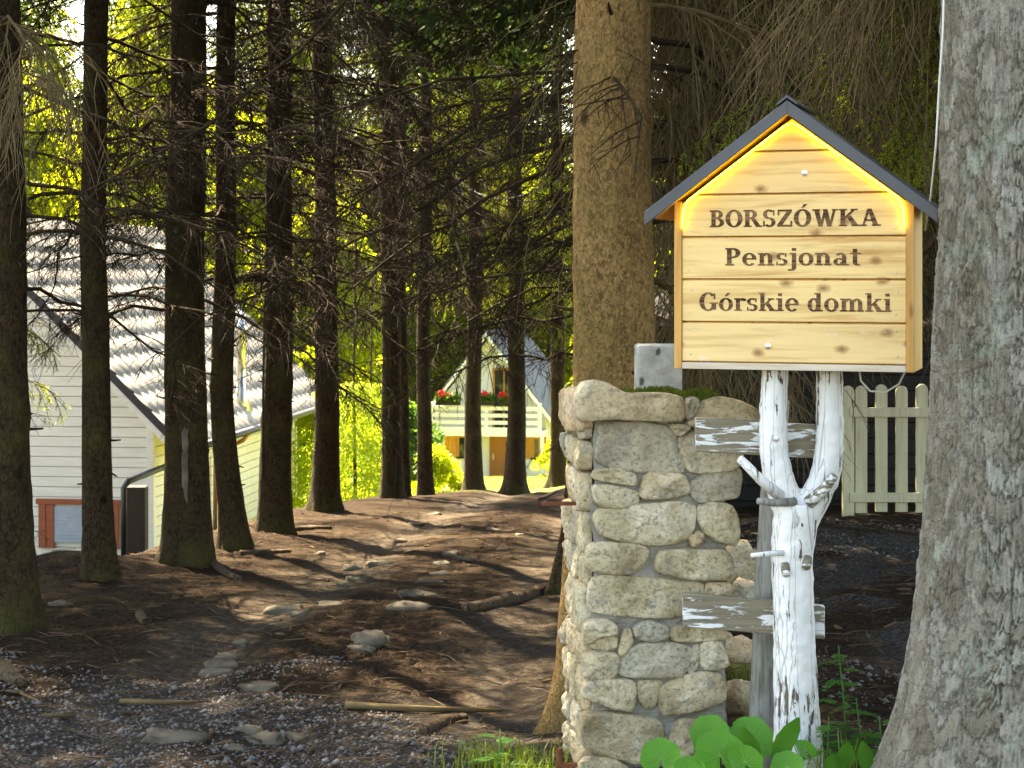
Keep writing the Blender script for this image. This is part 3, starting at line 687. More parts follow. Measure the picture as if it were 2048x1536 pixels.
# lettering
def arc(cx, cy, rx, ry, tx, ty, a0=0, a1=360, n=30):
    o = []; i_ = []
    for k in range(n + 1):
        a = R_(a0 + (a1 - a0) * k / n); o.append((cx + rx * math.cos(a), cy + ry * math.sin(a))); i_.append((cx + (rx - tx) * math.cos(a), cy + (ry - ty) * math.sin(a)))
    return ('s', o, i_)
def rc(x0, y0, x1, y1): return ('p', [(x0, y0), (x1, y0), (x1, y1), (x0, y1)])
def pl(*p): return ('p', list(p))
n_l = [rc(.08, 0, .28, .7), rc(0, 0, .36, .08), rc(0, .62, .28, .7), arc(.40, .42, .26, .29, .2, .1, 0, 150), rc(.46, 0, .66, .42), rc(.4, 0, .74, .08)]
G_ = {
 'B': (.78, [rc(.08,0,.30,1), rc(0,0,.3,.09), rc(0,.91,.3,1), arc(.36,.75,.30,.25,.2,.1,-90,90), rc(.3,.9,.37,1), rc(.3,.5,.37,.6), arc(.38,.275,.34,.275,.22,.1,-90,90), rc(.3,0,.39,.1)]),
 'O': (.9, [arc(.43,.5,.43,.52,.24,.1)]),
 'R': (.92, [rc(.08,0,.30,1), rc(0,0,.4,.09), rc(0,.91,.3,1), arc(.36,.735,.31,.265,.21,.1,-90,90), rc(.3,.9,.37,1), rc(.3,.47,.38,.57), pl((.36,.5),(.62,0),(.88,0),(.58,.5)), rc(.6,0,.94,.09)]),
 'S': (.72, [arc(.34,.735,.30,.285,.2,.12,35,270), arc(.36,.265,.30,.285,.2,.12,-145,90), rc(.53,.66,.61,.98), rc(.05,.02,.13,.36)]),
 'Z': (.82, [rc(.04,.88,.74,1), rc(.04,.66,.13,1), pl((.02,.12),(.28,.12),(.74,.88),(.48,.88)), rc(.02,0,.76,.12), rc(.66,0,.76,.34)]),
 'W': (1.28, [pl((.30,0),(.50,0),(.32,1),(.08,1)), pl((.36,0),(.50,0),(.70,1),(.58,1)), pl((.72,0),(.92,0),(.74,1),(.5,1)), pl((.78,0),(.92,0),(1.14,1),(1.02,1)), rc(0,.91,.4,1), rc(.94,.91,1.24,1)]),
 'K': (1.0, [rc(.08,0,.30,1), rc(0,0,.4,.09), rc(0,.91,.4,1), pl((.30,.40),(.30,.56),(.64,.95),(.80,.95))[0:1] + ([(.30,.40),(.80,.95),(.64,.95),(.30,.56)],), pl((.66,.04),(.94,.04),(.56,.64),(.38,.5)), rc(.56,.91,.9,1), rc(.6,0,1.0,.09)]),
 'A': (1.0, [pl((.10,0),(.22,0),(.50,1),(.36,1)), pl((.64,0),(.90,0),(.56,1),(.36,1)), rc(.24,.28,.72,.38), rc(0,0,.34,.09), rc(.56,0,1.0,.09)]),
 'P': (.78, [rc(.08,0,.30,1), rc(0,0,.42,.09), rc(0,.91,.3,1), arc(.36,.71,.34,.29,.22,.1,-90,90), rc(.3,.9,.38,1), rc(.3,.42,.38,.52)]),
 'G': (.96, [arc(.44,.5,.44,.52,.24,.1,42,325), rc(.6,.06,.82,.46), rc(.5,.38,.92,.46), rc(.70,.64,.78,.96)]),
 'e': (.72, [arc(.33,.35,.33,.37,.2,.09,0,318), rc(.14,.33,.655,.42)]),
 'n': (.8, n_l),
 's': (.6, [arc(.28,.51,.24,.20,.17,.09,40,270), arc(.30,.19,.25,.20,.17,.09,-140,90), rc(.43,.48,.50,.69), rc(.04,.01,.11,.22)]),
 'j': (.44, [rc(.14,-.1,.34,.7), rc(.04,.62,.34,.7), arc(.12,-.1,.22,.2,.2,.1,-90,0), rc(-.04,-.3,.12,-.2), rc(.14,.82,.34,.98)]),
 'o': (.74, [arc(.34,.35,.34,.37,.2,.09)]),
 'a': (.76, [rc(.4,0,.6,.48), arc(.34,.46,.26,.25,.2,.1,0,150), arc(.27,.2,.25,.21,.18,.08,40,360), rc(.52,0,.72,.08)]),
 't': (.56, [rc(.12,.14,.32,.92), rc(0,.62,.5,.7), arc(.34,.15,.22,.17,.2,.1,180,310)]),
 'r': (.58, [rc(.08,0,.28,.7), rc(0,0,.38,.08), rc(0,.62,.28,.7), arc(.42,.42,.24,.29,.2,.13,35,140)]),
 'k': (.84, [rc(.08,0,.28,1), rc(0,0,.36,.08), rc(0,.92,.28,1), pl((.28,.28),(.66,.66),(.52,.66),(.28,.40)), pl((.54,.04),(.78,.04),(.48,.48),(.32,.38)), rc(.44,.62,.74,.7), rc(.5,0,.86,.08)]),
 'i': (.42, [rc(.08,0,.28,.7), rc(0,0,.36,.08), rc(0,.62,.28,.7), rc(.08,.82,.28,.98)]),
 'd': (.78, [arc(.30,.35,.30,.37,.2,.09), rc(.42,0,.62,1), rc(.32,.92,.62,1), rc(.5,0,.72,.08)]),
 'm': (1.18, n_l + [arc(.78,.42,.26,.29,.2,.1,0,150), rc(.84,0,1.04,.42), rc(.78,0,1.12,.08)]),
 ' ': (.34, []),
}
G_['Ó'] = (.9, G_['O'][1] + [pl((.36, 1.10), (.50, 1.10), (.68, 1.30), (.50, 1.30))])
G_['ó'] = (.74, G_['o'][1] + [pl((.27, .80), (.40, .80), (.58, 1.0), (.40, 1.0))])
def word(text, board, x0, x1, zb, cap):
    tot = sum(G_[c][0] for c in text) - .06; sx_ = (x1 - x0) / tot; cur = 0
    for c in text:
        adv, st = G_[c]
        if st:
            mb = MB()
            for k, s_ in enumerate(st):
                y = -.0009 - .00012 * k       # strokes lie a hair apart so that no two share a plane
                if s_[0] == 'p': mb.add([(x0 + (cur + x) * sx_, y, zb + z * cap) for x, z in s_[1]], [tuple(range(len(s_[1])))])
                else:
                    o, i_ = s_[1], s_[2]; n = len(o)
                    mb.add([(x0 + (cur + x) * sx_, y, zb + z * cap) for x, z in o + i_], [(q, q + n, q + n + 1, q + 1) for q in range(n - 1)])
            mb.build('letter', M['letter'], board)
        cur += adv
word('BORSZÓWKA', boards[3], -.262, .272, .452, .054)
word('Pensjonat', boards[2], -.212, .216, .330, .056)
word('Górskie domki', boards[1], -.296, .308, .186, .058)

# ---------------------------------------------------------------- forked white post
def blended(name, tubes, mat, parent, voxel=.006, wob=.010):
    """several tubes fused into one smooth surface"""
    mb = MB()
    for pts, rad, n in tubes: mb.tube(pts, rad, n)
    o = mb.build(name, mat, parent, True)
    rm = o.modifiers.new('fuse', 'REMESH'); rm.mode = 'VOXEL'; rm.voxel_size = voxel; rm.use_smooth_shade = True
    sm = o.modifiers.new('soften', 'SMOOTH'); sm.iterations = 3; sm.factor = .6
    tx = bpy.data.textures.new(name + '_wobble', 'CLOUDS'); tx.noise_scale = .04
    dm = o.modifiers.new('wobble', 'DISPLACE'); dm.texture = tx; dm.strength = wob; dm.mid_level = .5; return o
DP = 5.62
def sp(px, py, d=DP): return P(px, py, d)
post = empty('forked_post', (sp(1592, 1530).x, DP, gz(sp(1592, 1530).x, DP))); tag(post, 'white painted forked tree trunk with flaking paint carrying the house shaped sign', 'post')
po = Vector(post.location)
def path(*pp, d=DP): return [sp(a, b, d) - po for a, b in pp]
blended('trunk', [
  (path((1596, 1600), (1597, 1500), (1592, 1400), (1588, 1250), (1584, 1120), (1590, 1050), (1595, 1005)), [.082, .080, .072, .066, .066, .072, .07], 20),
  (path((1592, 1060), (1572, 1000), (1556, 950), (1547, 900), (1546, 820), (1551, 730), (1551, 640)), [.055, .052, .048, .046, .044, .042, .04], 18),
  (path((1592, 1060), (1622, 1010), (1648, 960), (1659, 900), (1660, 820), (1658, 730), (1658, 640)), [.055, .052, .048, .046, .044, .042, .04], 18)], M['white_paint'], post)
for pts, r0, mt in (([(1560, 992), (1520, 958), (1480, 917)], .017, 'white_paint'), ([(1618, 1005), (1645, 982), (1668, 952)], .019, 'board_worn'), ([(1590, 1004), (1550, 1006), (1516, 1002)], .013, 'post_grey'), ([(1565, 1106), (1535, 1108), (1503, 1111)], .009, 'white_paint'), ([(1615, 1118), (1612, 1135)], .016, 'board_worn'), ([(1570, 1130), (1572, 1150)], .014, 'board_worn')):
    n = len(pts); pp = [sp(a, b, DP - .055 - .03 * k) - po for k, (a, b) in enumerate(pts)]
    mb = MB(); mb.tube(pp, [r0 * (1.15 - .55 * k / n) for k in range(n)], 9); mb.build('branch_stub', M[mt], post, True)
for px, py in ((1552, 878), (1592, 1242)):
    p = sp(px, py, DP - .052) - po; o = screw(p.x, p.z, .009, post, p.y); o.name = 'screw'
for (a, b) in (((1391, 868), (1634, 884)), ((1366, 1218), (1650, 1246))):
    p0, p1 = sp(a[0], a[1], DP + .05) - po, sp(b[0], b[1], DP + .05) - po
    mb = MB(); h = .058; dz = Vector((0, 0, h)); th = Vector((0, .026, 0))
    mb.add([p0 - dz, p1 - dz * .92, p1 + dz * .95, p0 + dz * .9, p0 - dz + th, p1 - dz * .92 + th, p1 + dz * .95 + th, p0 + dz * .9 + th], [(0,1,2,3),(7,6,5,4),(0,4,5,1),(1,5,6,2),(2,6,7,3),(3,7,4,0)])
    mb.build('crossboard', M['board_worn'], post, bevel=.004)
gp = empty('grey_post', (sp(1525, 1480, 5.82).x, 5.82, gz(sp(1525, 1480, 5.82).x, 5.82))); tag(gp, 'weathered grey round post leaning behind the forked white trunk', 'post')
g0 = Vector(gp.location); mb = MB(); mb.tube([sp(1522, 1620, 5.82) - g0, sp(1524, 1450, 5.82) - g0, sp(1538, 1100, 5.82) - g0, sp(1556, 800, 5.82) - g0], [.046, .045, .041, .038], 18); mb.build('shaft', M['post_grey'], gp, True)
# cable under the sign and cable down the big trunk
mb = MB(); mb.tube([P(1719, 742, 5.6), P(1722, 762, 5.6), P(1740, 782, 5.6), P(1770, 785, 5.6), P(1798, 768, 5.6), P(1810, 742, 5.6)], .0035, 6); tag(mb.build('cable', M['cable_white'], None, True), 'thin pale cable looping below the underside of the sign', 'cable')
mb = MB(); mb.tube([P(1889, -60, 5.05), P(1886, 60, 5.05), P(1878, 180, 5.08), P(1872, 290, 5.1), P(1862, 390, 5.25), P(1850, 460, 5.45)], .0032, 6); tag(mb.build('cable', M['cable_white'], None, True), 'pale cable running down beside the massive grey trunk to the sign roof', 'cable')
mb = MB(); mb.tube([P(577, 330, 16.5), P(568, 420, 16.5), P(540, 500, 16.5), P(529, 620, 16.5), P(526, 800, 16.5), P(527, 960, 16.5)], .012, 6); tag(mb.build('cable', M['black_metal'], None, True), 'black cable hanging down the bark of a straight dark spruce', 'cable')

# ---------------------------------------------------------------- stone pillar
PR = R_(7); nrm = Vector((math.sin(PR), -math.cos(PR), 0)); ex = Vector((math.cos(PR), math.sin(PR), 0))
PC = P(1185, 550, 5.81); PC.z = 0                          # front left edge
pillar = empty('stone_pillar', (PC.x, PC.y, gz(PC.x, PC.y) - .05), PR); tag(pillar, 'rough fieldstone gate pillar with mortar joints and moss on its capstones', 'pillar')
pz = pillar.location.z
def on_front(px, py):
    d = Vector(((px - 1024) / F, 1, -(py - 550) / F)); o = Vector((0, 0, CAMZ)); t_ = (PC - o).dot(nrm) / d.dot(nrm)
    h = o + d * t_; return ((h - PC).dot(ex), h.z - pz)
def stone(poly, face='front', proud=.035, seed=0, name='stone', mat=None):
    """irregular rounded stone from an outline in face coordinates"""
    r = random.Random(seed); pts = [Vector(p) for p in poly]; n = 40
    pc_ = sum(pts, Vector((0, 0))) / len(pts); pts = [pc_ + (p - pc_) * (1 + .009 / max((p - pc_).length, .02)) for p in pts]
    for _ in range(1):                                       # soften the corners
        q = []
        for i in range(len(pts)): a, b = pts[i], pts[(i + 1) % len(pts)]; q += [a * .84 + b * .16, a * .16 + b * .84]
        pts = q
    per = [0];
    for i in range(len(pts)): per.append(per[-1] + (pts[(i + 1) % len(pts)] - pts[i]).length)
    out = []
    for k in range(n):
        s_ = per[-1] * k / n; i = max(j for j in range(len(pts)) if per[j] <= s_); l_ = per[i + 1] - per[i]
        out.append(pts[i].lerp(pts[(i + 1) % len(pts)], (s_ - per[i]) / max(l_, 1e-6)))
    c = sum(out, Vector((0, 0))) / n; rings = [(1.0, -.03), (1.01, .62), (.99, .9), (.95, 1.02), (.82, 1.04), (.64, 1.05), (.46, 1.05), (.24, 1.06)]
    pls = [(r.uniform(.98, 1.12), r.uniform(-.45, .45), r.uniform(-.45, .45)) for _ in range(4)]; V = []; size = max((o - c).length for o in out)
    for sc_, dp in rings:
        for o in out:
            v = c + (o - c) * sc_; nz = mnoise.noise((v.x * 13 + seed, v.y * 13, sc_ * 2)) * .6 - abs(mnoise.noise((v.x * 24, v.y * 24 + seed, 7))) * .8 + mnoise.noise((v.x * 60, v.y * 60 + seed, 3)) * .3
            y = -(dp * proud) * min(a_ + (v.x - c.x) / size * b_ + (v.y - c.y) / size * c_ for a_, b_, c_ in pls) - (nz * .016 if dp > .3 else 0)
            V.append((v.x, y, v.y))
    V.append((c.x, -proud * 1.08, c.y)); m = len(rings)
    Fc = [(i * n + k, i * n + (k + 1) % n, (i + 1) * n + (k + 1) % n, (i + 1) * n + k) for i in range(m - 1) for k in range(n)]
    Fc += [((m - 1) * n + k, (m - 1) * n + (k + 1) % n, m * n) for k in range(n)]
    if face == 'left': V = [(y, -x + 0.0, z) for x, y, z in V]; V = [(a, b, z) for a, b, z in V]
    mb = MB(); mb.add(V, Fc); return mb.build(name, mat or M['stone'], pillar, True)
S2 = lambda pts, dy=0: [on_front(1090 + x / 3.251, 740 + (y + dy) / 3.251) for x, y in pts]
FRONT = [
 [(360,345),(480,335),(640,345),(780,370),(830,400),(850,500),(890,620),(870,660),(720,655),(560,645),(420,625),(335,580),(345,480)],
 [(860,420),(960,400),(1100,440),(1260,500),(1255,600),(1180,640),(1000,655),(920,640),(880,540)],
 [(800,345),(910,355),(915,375),(850,415),(820,380)],
 [(310,690),(330,650),(440,640),(570,670),(580,745),(470,725),(340,710)],
 [(310,750),(440,755),(590,790),(595,850),(540,875),(380,885),(330,850)],
 [(640,690),(680,665),(860,665),(900,720),(920,790),(780,815),(610,825)],
 [(930,740),(1000,690),(1130,645),(1250,645),(1265,690),(1245,820),(1120,830),(990,850),(950,800)],
 [(330,910),(420,890),(560,880),(700,870),(830,850),(950,870),(970,920),(930,1080),(860,1115),(680,1120),(500,1100),(360,1060),(320,980)],
 [(990,890),(1060,860),(1190,880),(1225,940),(1240,1060),(1220,1125),(1130,1100),(1040,1050),(1000,980)],
 [(935,1080),(980,1050),(1020,1070),(1010,1110),(950,1135)],
 [(290,1130),(400,1120),(560,1125),(645,1150),(655,1200),(580,1310),(420,1305),(280,1290),(262,1220)],
 [(740,1175),(860,1160),(1000,1170),(1150,1160),(1195,1220),(1210,1345),(1100,1350),(900,1335),(720,1300),(715,1240)]]
FRONT3 = [
 [(300,90),(420,60),(760,95),(1010,110),(1020,200),(900,250),(880,330),(700,325),(480,315),(310,300),(280,240)],
 [(1050,110),(1190,110),(1195,200),(1100,200),(1040,190)],
 [(260,370),(380,350),(450,390),(440,435),(340,440),(270,500),(245,470)],
 [(300,480),(380,450),(450,470),(465,520),(400,540),(310,530)],
 [(500,430),(550,420),(550,500),(500,580),(470,560)],
 [(570,400),(650,360),(790,390),(780,460),(680,480),(590,460)],
 [(800,420),(880,385),(1100,410),(1195,440),(1190,465),(1000,475),(830,485)],
 [(500,560),(640,500),(800,500),(940,530),(920,640),(870,715),(700,710),(520,710),(465,680)],
 [(245,580),(330,560),(445,570),(460,600),(440,710),(330,730),(250,710)],
 [(950,530),(990,520),(1000,600),(940,700),(915,650)],
 [(1010,500),(1130,490),(1150,560),(1180,640),(1100,665),(1010,655)],
 [(265,750),(400,735),(560,740),(570,800),(550,935),(430,900),(330,870),(240,850)],
 [(595,755),(745,750),(740,810),(690,910),(650,915),(610,860)],
 [(750,790),(860,730),(1000,690),(1120,700),(1155,780),(1150,870),(980,920),(780,975),(730,890)],
 [(245,960),(380,950),(560,970),(740,1010),(755,1090),(700,1180),(600,1280),(480,1230),(300,1195),(225,1130)],
 [(830,1060),(880,1000),(1020,1000),(1020,1060),(960,1200),(880,1280),(800,1250),(815,1130)],
 [(1030,1000),(1150,960),(1160,1060),(1100,1080),(1030,1050)],
 [(230,1260),(420,1240),(560,1330),(540,1450),(230,1450)], [(620,1330),(860,1310),(1120,1200),(1150,1330),(1100,1450),(620,1450)]]
k = 0
for q in FRONT: stone(S2(q), 'front', .034 + .012 * (k % 3), k); k += 1
for q in FRONT3: stone(S2(q, 1268), 'front', .030 + .012 * (k % 3), k); k += 1
CAPS = [[(190,170),(240,80),(320,68),(400,85),(470,130),(520,165),(640,150),(760,148),(870,170),(890,230),(885,320),(760,325),(560,305),(400,300),(220,325),(190,260)],
        [(950,250),(1010,200),(1120,180),(1230,200),(1340,245),(1368,290),(1360,330),(1190,325),(1000,350),(915,360),(940,300)],
        [(895,190),(950,180),(960,215),(930,300),(900,300)]]
for q in CAPS: stone(S2(q), 'front', .085, k, 'capstone'); k += 1
ptop = on_front(1300, 800)[1]; W_ = on_front(1452, 1000)[0]
# mortar core, a little narrower towards the top, uneven
mb = MB(); nz = 26; ring = [(0, 0), (W_ * .5, -.004), (W_, 0), (W_, .42), (W_ * .5, .43), (0, .42)]
for i in range(nz):
    z = -.2 + (ptop - .06 + .2) * i / (nz - 1)
    for j, (a, b) in enumerate(ring): mb.v.append((a + random.uniform(-.008, .008) + 0, b + random.uniform(-.006, .006) - (.008 if b < .1 else 0), z))
mb.n = len(mb.v); n = 6
mb.f = [(i * n + j, i * n + (j + 1) % n, (i + 1) * n + (j + 1) % n, (i + 1) * n + j) for i in range(nz - 1) for j in range(n)] + [tuple((nz - 1) * n + j for j in range(n))]
mb.mi = [0] * len(mb.f); core = mb.build('mortar_core', M['mortar'], pillar)
ss = core.modifiers.new('fine', 'SUBSURF'); ss.subdivision_type = 'SIMPLE'; ss.levels = 3; ss.render_levels = 3
tx = bpy.data.textures.new('mortar_lumps', 'CLOUDS'); tx.noise_scale = .035; dm = core.modifiers.new('lumps', 'DISPLACE'); dm.texture = tx; dm.strength = .02
# stones of the left face (x runs from the front edge backwards)
z = .02; r = random.Random(4)
while z < ptop - .12:
    hh = r.uniform(.09, .17); y = .015
    while y < .38:
        ww = r.uniform(.10, .2); ww = min(ww, .41 - y)
        q = [(y + .01, z + .012), (y + ww * .5, z + r.uniform(0, .02)), (y + ww - .012, z + .012), (y + ww - r.uniform(0, .01), z + hh * .5), (y + ww - .014, z + hh - .012), (y + ww * .5, z + hh - r.uniform(0, .02)), (y + .012, z + hh - .012), (y + r.uniform(0, .012), z + hh * .5)]
        o = stone([(-a, b) for a, b in q][::-1], 'front', r.uniform(.03, .05), k, 'stone'); k += 1
        o.rotation_euler = (0, 0, R_(-90)); y += ww
    z += hh
for q in ([(-.44, 0), (-.40, .10), (-.2, .13), (.01, .11), (.0, .0), (-.2, -.012)],):      # side cap
    o = stone([(a, b + ptop - .10) for a, b in q], 'front', .06, k, 'capstone'); o.rotation_euler = (0, 0, R_(-90)); k += 1
mb = MB(); mb.lathe([(.01, 0), (.24, .0), (.24, .05), (.2, .085), (.01, .095)], 24); top = mb.build('cap_fill', M['stone'], pillar, True, loc=(W_ * .5, .22, ptop - .10), scale=(1.05, .9, 1))
# moss cushions on the capstones, as one tufted mat
g = np.random.default_rng(3); n = 5200
mx = g.uniform(.02, W_ - .02, n); my = g.uniform(-.045, .14, n); keep = (vnoise(mx, my, .06, 4) + .12 - np.abs(mx - W_ * .52) * .5 > 0); mx, my = mx[keep], my[keep]; n = len(mx)
mz = ptop + .025 + .03 * vnoise(mx, my, .05, 2) - np.clip(-my - .005, 0, 1) * .35 - .05 * np.abs(mx - W_ * .45)
V, Fc = tri_leaves(np.stack([mx, my, mz - .01], 1), unit(np.stack([g.normal(0, .5, n), g.normal(-.2, .5, n), np.ones(n)], 1)), unit(g.normal(0, 1, (n, 3))), g.uniform(.012, .024, n), g.uniform(.003, .005, n))
mo = link('moss', np_mesh('moss', V, Fc, [M['moss']]), pillar); mo['kind'] = 'stuff'
mb = MB(); mb.box((-.02, 0, -.006), (.10, .018, .006)); mb.build('iron_hook', M['rust'], pillar, loc=(-.14, .06, on_front(1170, 1012)[1]), bevel=.002)
# concrete stub behind the pillar's top
cp = P(1316, 770, 6.42); cb = empty('concrete_post', (cp.x, 6.42, gz(cp.x, 6.42))); tag(cb, 'pitted grey concrete post rising behind the mossy capstones', 'post')
mb = MB(); mb.box((-.083, -.07, -.1), (.083, .07, P(1316, 688, 6.42).z - cb.location.z)); mb.build('shaft', M['concrete'], cb, bevel=.012)
rp = P(1118, 1530, 5.7); mb = MB(); mb.tube([(rp.x, rp.y, gz(rp.x, rp.y) - .1), (rp.x, rp.y, rp.z + .055)], .011, 10); mb.box((rp.x - .01, rp.y - .01, rp.z - .005), (rp.x + .06, rp.y + .01, rp.z + .006)); tag(mb.build('iron_hinge_pin', M['rust']), 'rusty iron hinge pin sticking up at the foot of the stone pillar', 'hinge pin')

# ---------------------------------------------------------------- rocks and timber behind the pillar
def rock(name, loc, size, seed, mat, parent=None, flat=1.0):
    mb = MB(); nu, nv = 14, 9; V = []
    for i in range(nv + 1):
        th = math.pi * i / nv
        for j in range(nu):
            a = 2 * math.pi * j / nu; d = Vector((math.sin(th) * math.cos(a), math.sin(th) * math.sin(a), math.cos(th)))
            q = 1 + .55 * mnoise.noise(d * 1.6 + Vector((seed * 3.1, 0, 0))) + .14 * mnoise.noise(d * 4 + Vector((0, seed, 0)))
            m_ = max(abs(d.x), abs(d.y), abs(d.z)); d = d * (.55 + .45 / m_ * .8)
            V.append((d.x * size[0] * q, d.y * size[1] * q, d.z * size[2] * q * flat))
    Fc = [(i * nu + j, i * nu + (j + 1) % nu, (i + 1) * nu + (j + 1) % nu, (i + 1) * nu + j)[::-1] for i in range(nv) for j in range(nu)]
    mb.add(V, Fc); return mb.build(name, mat, parent, True, loc=loc, rot=(0, 0, seed * 1.7))
M['resin'] = plain('resin', (.13, .108, .08), .8, .2, var=.5)
tsc = [o for o in COL.objects if o.get('label', '').startswith('stout dark spruce')][0]
for hz_, sz_ in ((.98, .10), (.72, .22)): rock('resin_scar', (.012, -.152, hz_), (.030, .034, sz_), 0, M['resin'], tsc)
RK = [(1484, 1130, 7.6, .085, .11, 'mossy upright boulder between the pillar and the grey post, topmost of its heap'), (1490, 1188, 7.2, .07, .055, 'small grey boulder resting below the upright mossy boulder'),
      (1478, 1300, 6.8, .10, .05, 'flat grey boulder lying on the moss covered timber'), (1476, 1395, 6.5, .085, .065, 'rounded brownish boulder lying under the moss covered timber')]
for i, (px, py, d, sx_, sz_, lb) in enumerate(RK):
    p = P(px, py, d); o = rock('boulder', p, (sx_, sx_, sz_), 3 + i, M['stone']); tag(o, lb, 'boulder')
p0, p1 = P(1430, 1352, 6.6), P(1560, 1356, 6.75); mb = MB(); mb.tube([p0, p0.lerp(p1, .5), p1], [.05, .052, .05], 12); tag(mb.build('timber', M['log_moss'], None, True), 'green moss covered squared timber between the boulders behind the pillar', 'timber')

# ---------------------------------------------------------------- picket gate and dark shed
FD = 13.4; fx = lambda px: (px - 1024) * FD / F
zb = CAMZ - (1036 - 550) * FD / F; zt = CAMZ - (770 - 550) * FD / F
gate = empty('picket_gate', (fx(1700), FD, zb)); tag(gate, 'pale wooden picket gate with round topped slats before the dark shed', 'gate')
for i in range(6):
    x0 = fx(1722 + 40.5 * i) - fx(1700) ; w2 = .046; h = zt - zb + random.uniform(-.01, .008); z0 = .03 + random.uniform(0, .02)
    arcp = [(x0 + w2 * math.cos(a), h - w2 + w2 * math.sin(a)) for a in np.linspace(0, math.pi, 9)]
    mb = MB(); mb.prism([(x0 - w2, z0), (x0 + w2, z0)] + arcp, -.011, .011); mb.build('picket', M['picket'], gate, bevel=.003)
for py in (824, 994):
    z_ = CAMZ - (py - 550) * FD / F - zb
    box_part('rail', M['picket'], gate, (-.01, -.040, z_ - .036), (fx(1960) - fx(1700), -.0125, z_ + .036), .004)
mb = MB(); a_ = np.linspace(0, math.pi, 9); hp = zt - zb
mb.prism([(-.058, -.1), (.028, -.1)] + [(-.015 + .043 * math.cos(a), hp - .05 + .043 * math.sin(a)) for a in a_], -.03, .03); mb.build('gate_post', M['picket'], gate, bevel=.004)
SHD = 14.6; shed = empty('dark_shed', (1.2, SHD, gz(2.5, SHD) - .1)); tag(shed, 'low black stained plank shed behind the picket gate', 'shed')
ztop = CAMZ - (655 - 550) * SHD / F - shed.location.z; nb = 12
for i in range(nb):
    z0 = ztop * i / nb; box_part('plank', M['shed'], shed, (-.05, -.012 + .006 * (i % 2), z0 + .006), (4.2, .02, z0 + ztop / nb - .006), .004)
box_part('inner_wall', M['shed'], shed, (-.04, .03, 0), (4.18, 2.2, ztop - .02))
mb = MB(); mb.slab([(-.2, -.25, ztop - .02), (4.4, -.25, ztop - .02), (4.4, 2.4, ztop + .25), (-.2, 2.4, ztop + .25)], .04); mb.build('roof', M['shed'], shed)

# ---------------------------------------------------------------- white plank house on the left
HU = Vector((.125, .992, 0)).normalized(); HV = Vector((HU.y, -HU.x, 0)); hrz = -math.atan2(HU.x, HU.y)
C0 = P(305, 1095, 32.0)
house = empty('plank_house', (C0.x, C0.y, C0.z - .4), hrz); tag(house, 'white horizontal plank house with steep metal tile roof below the bank', 'house')
# local: x to the right along the gable (0 at near right corner), y along the long wall, z up
EV = -1.50 - house.location.z; LEN = 10.6; HALF = 3.55; OH = .78; PITCH = .98; RZ = EV + (HALF + OH) * PITCH
pk = .185; z = 0; i = 0
roofline = lambda x: RZ - abs(x + HALF) * PITCH - .16
while z < RZ - .4:
    p = clip(clip([(-2 * HALF, z + .006), (0, z + .006), (0, z + pk - .006), (-2 * HALF, z + pk - .006)], PITCH, 1, RZ - .16 - PITCH * HALF), -PITCH, 1, RZ - .16 + PITCH * HALF)
    if len(p) > 2: mb = MB(); mb.prism(p, 0, .05); mb.build('gable_plank', M['wall_cream'], house, bevel=.008)
    if z < EV + .35: box_part('wall_plank', M['wall_cream'], house, (-.05, .07, z + .006), (0, LEN, z + pk - .006), .008)
    z += pk; i += 1
mb = MB(); mb.prism([(-2 * HALF + .02, 0), (-.06, 0), (-.06, EV + .3), (-HALF, RZ - .3), (-2 * HALF + .02, EV + .3)], .06, LEN - .02); mb.build('inner_wall', M['wall_cream'], house)
for y0 in (-.025, LEN - .12): box_part('corner_board', M['wall_cream'], house, (-.11, y0, 0), (.03, y0 + .14, EV + .35), .008)
# roof: rows of stepped, corrugated metal tiles on the right slope; plain sheet on the left
nrow = 13; sl = (HALF + OH) / nrow; y0, y1 = -.55, LEN + .5; ncol = 120
for i in range(nrow):
    xs0 = OH - i * sl; V = []; 
    for kx, (xx, lift) in enumerate(((xs0 + .03, -.03), (xs0 + .03, .035), (xs0 - sl * .5, .018), (xs0 - sl - .005, .0))):
        for c_ in range(ncol + 1):
            yy = y0 + (y1 - y0) * c_ / ncol; wv = .018 * math.cos(c_ * math.pi * .5) if kx else 0
            V.append((xx + (.035 * math.cos(c_ * math.pi * .5) if kx < 2 else 0), yy, RZ - (xx + HALF) * PITCH + lift + wv))
    n = ncol + 1; mb = MB(); mb.add(V, [(a * n + c_, a * n + c_ + 1, (a + 1) * n + c_ + 1, (a + 1) * n + c_) for a in range(3) for c_ in range(ncol)])
    mb.build('tile_row', M['roof_tile'], house, True)
mb = MB(); mb.slab([(-HALF, y0, RZ), (-HALF, y1, RZ), (-2 * HALF - OH, y1, RZ - (HALF + OH) * PITCH), (-2 * HALF - OH, y0, RZ - (HALF + OH) * PITCH)], .05); mb.build('roof_sheet', M['roof_tile'], house)
mb = MB(); mb.slab([(OH, y0 + .02, RZ - (OH + HALF) * PITCH - .06), (OH, y1 - .02, RZ - (OH + HALF) * PITCH - .06), (-HALF, y1 - .02, RZ - .06), (-HALF, y0 + .02, RZ - .06)], .03); mb.build('soffit', M['wall_cream'], house)
for yy in (y0 - .03, y1):
    zz = lambda x, o: (x, RZ - (x + HALF) * PITCH + o)
    mb = MB(); mb.prism([zz(OH + .03, -.14), zz(OH + .03, .05), zz(-HALF, .05), zz(-HALF, -.14)], yy, yy + .03); mb.build('verge_board', M['black_metal'], house)
    mb = MB(); mb.prism([zz(OH - .02, -.30), zz(OH - .02, -.145), zz(-HALF, -.145), zz(-HALF, -.30)], yy + .035, yy + .06); mb.build('barge_board', M['wall_cream'], house)
ez = RZ - (OH + HALF) * PITCH - .05
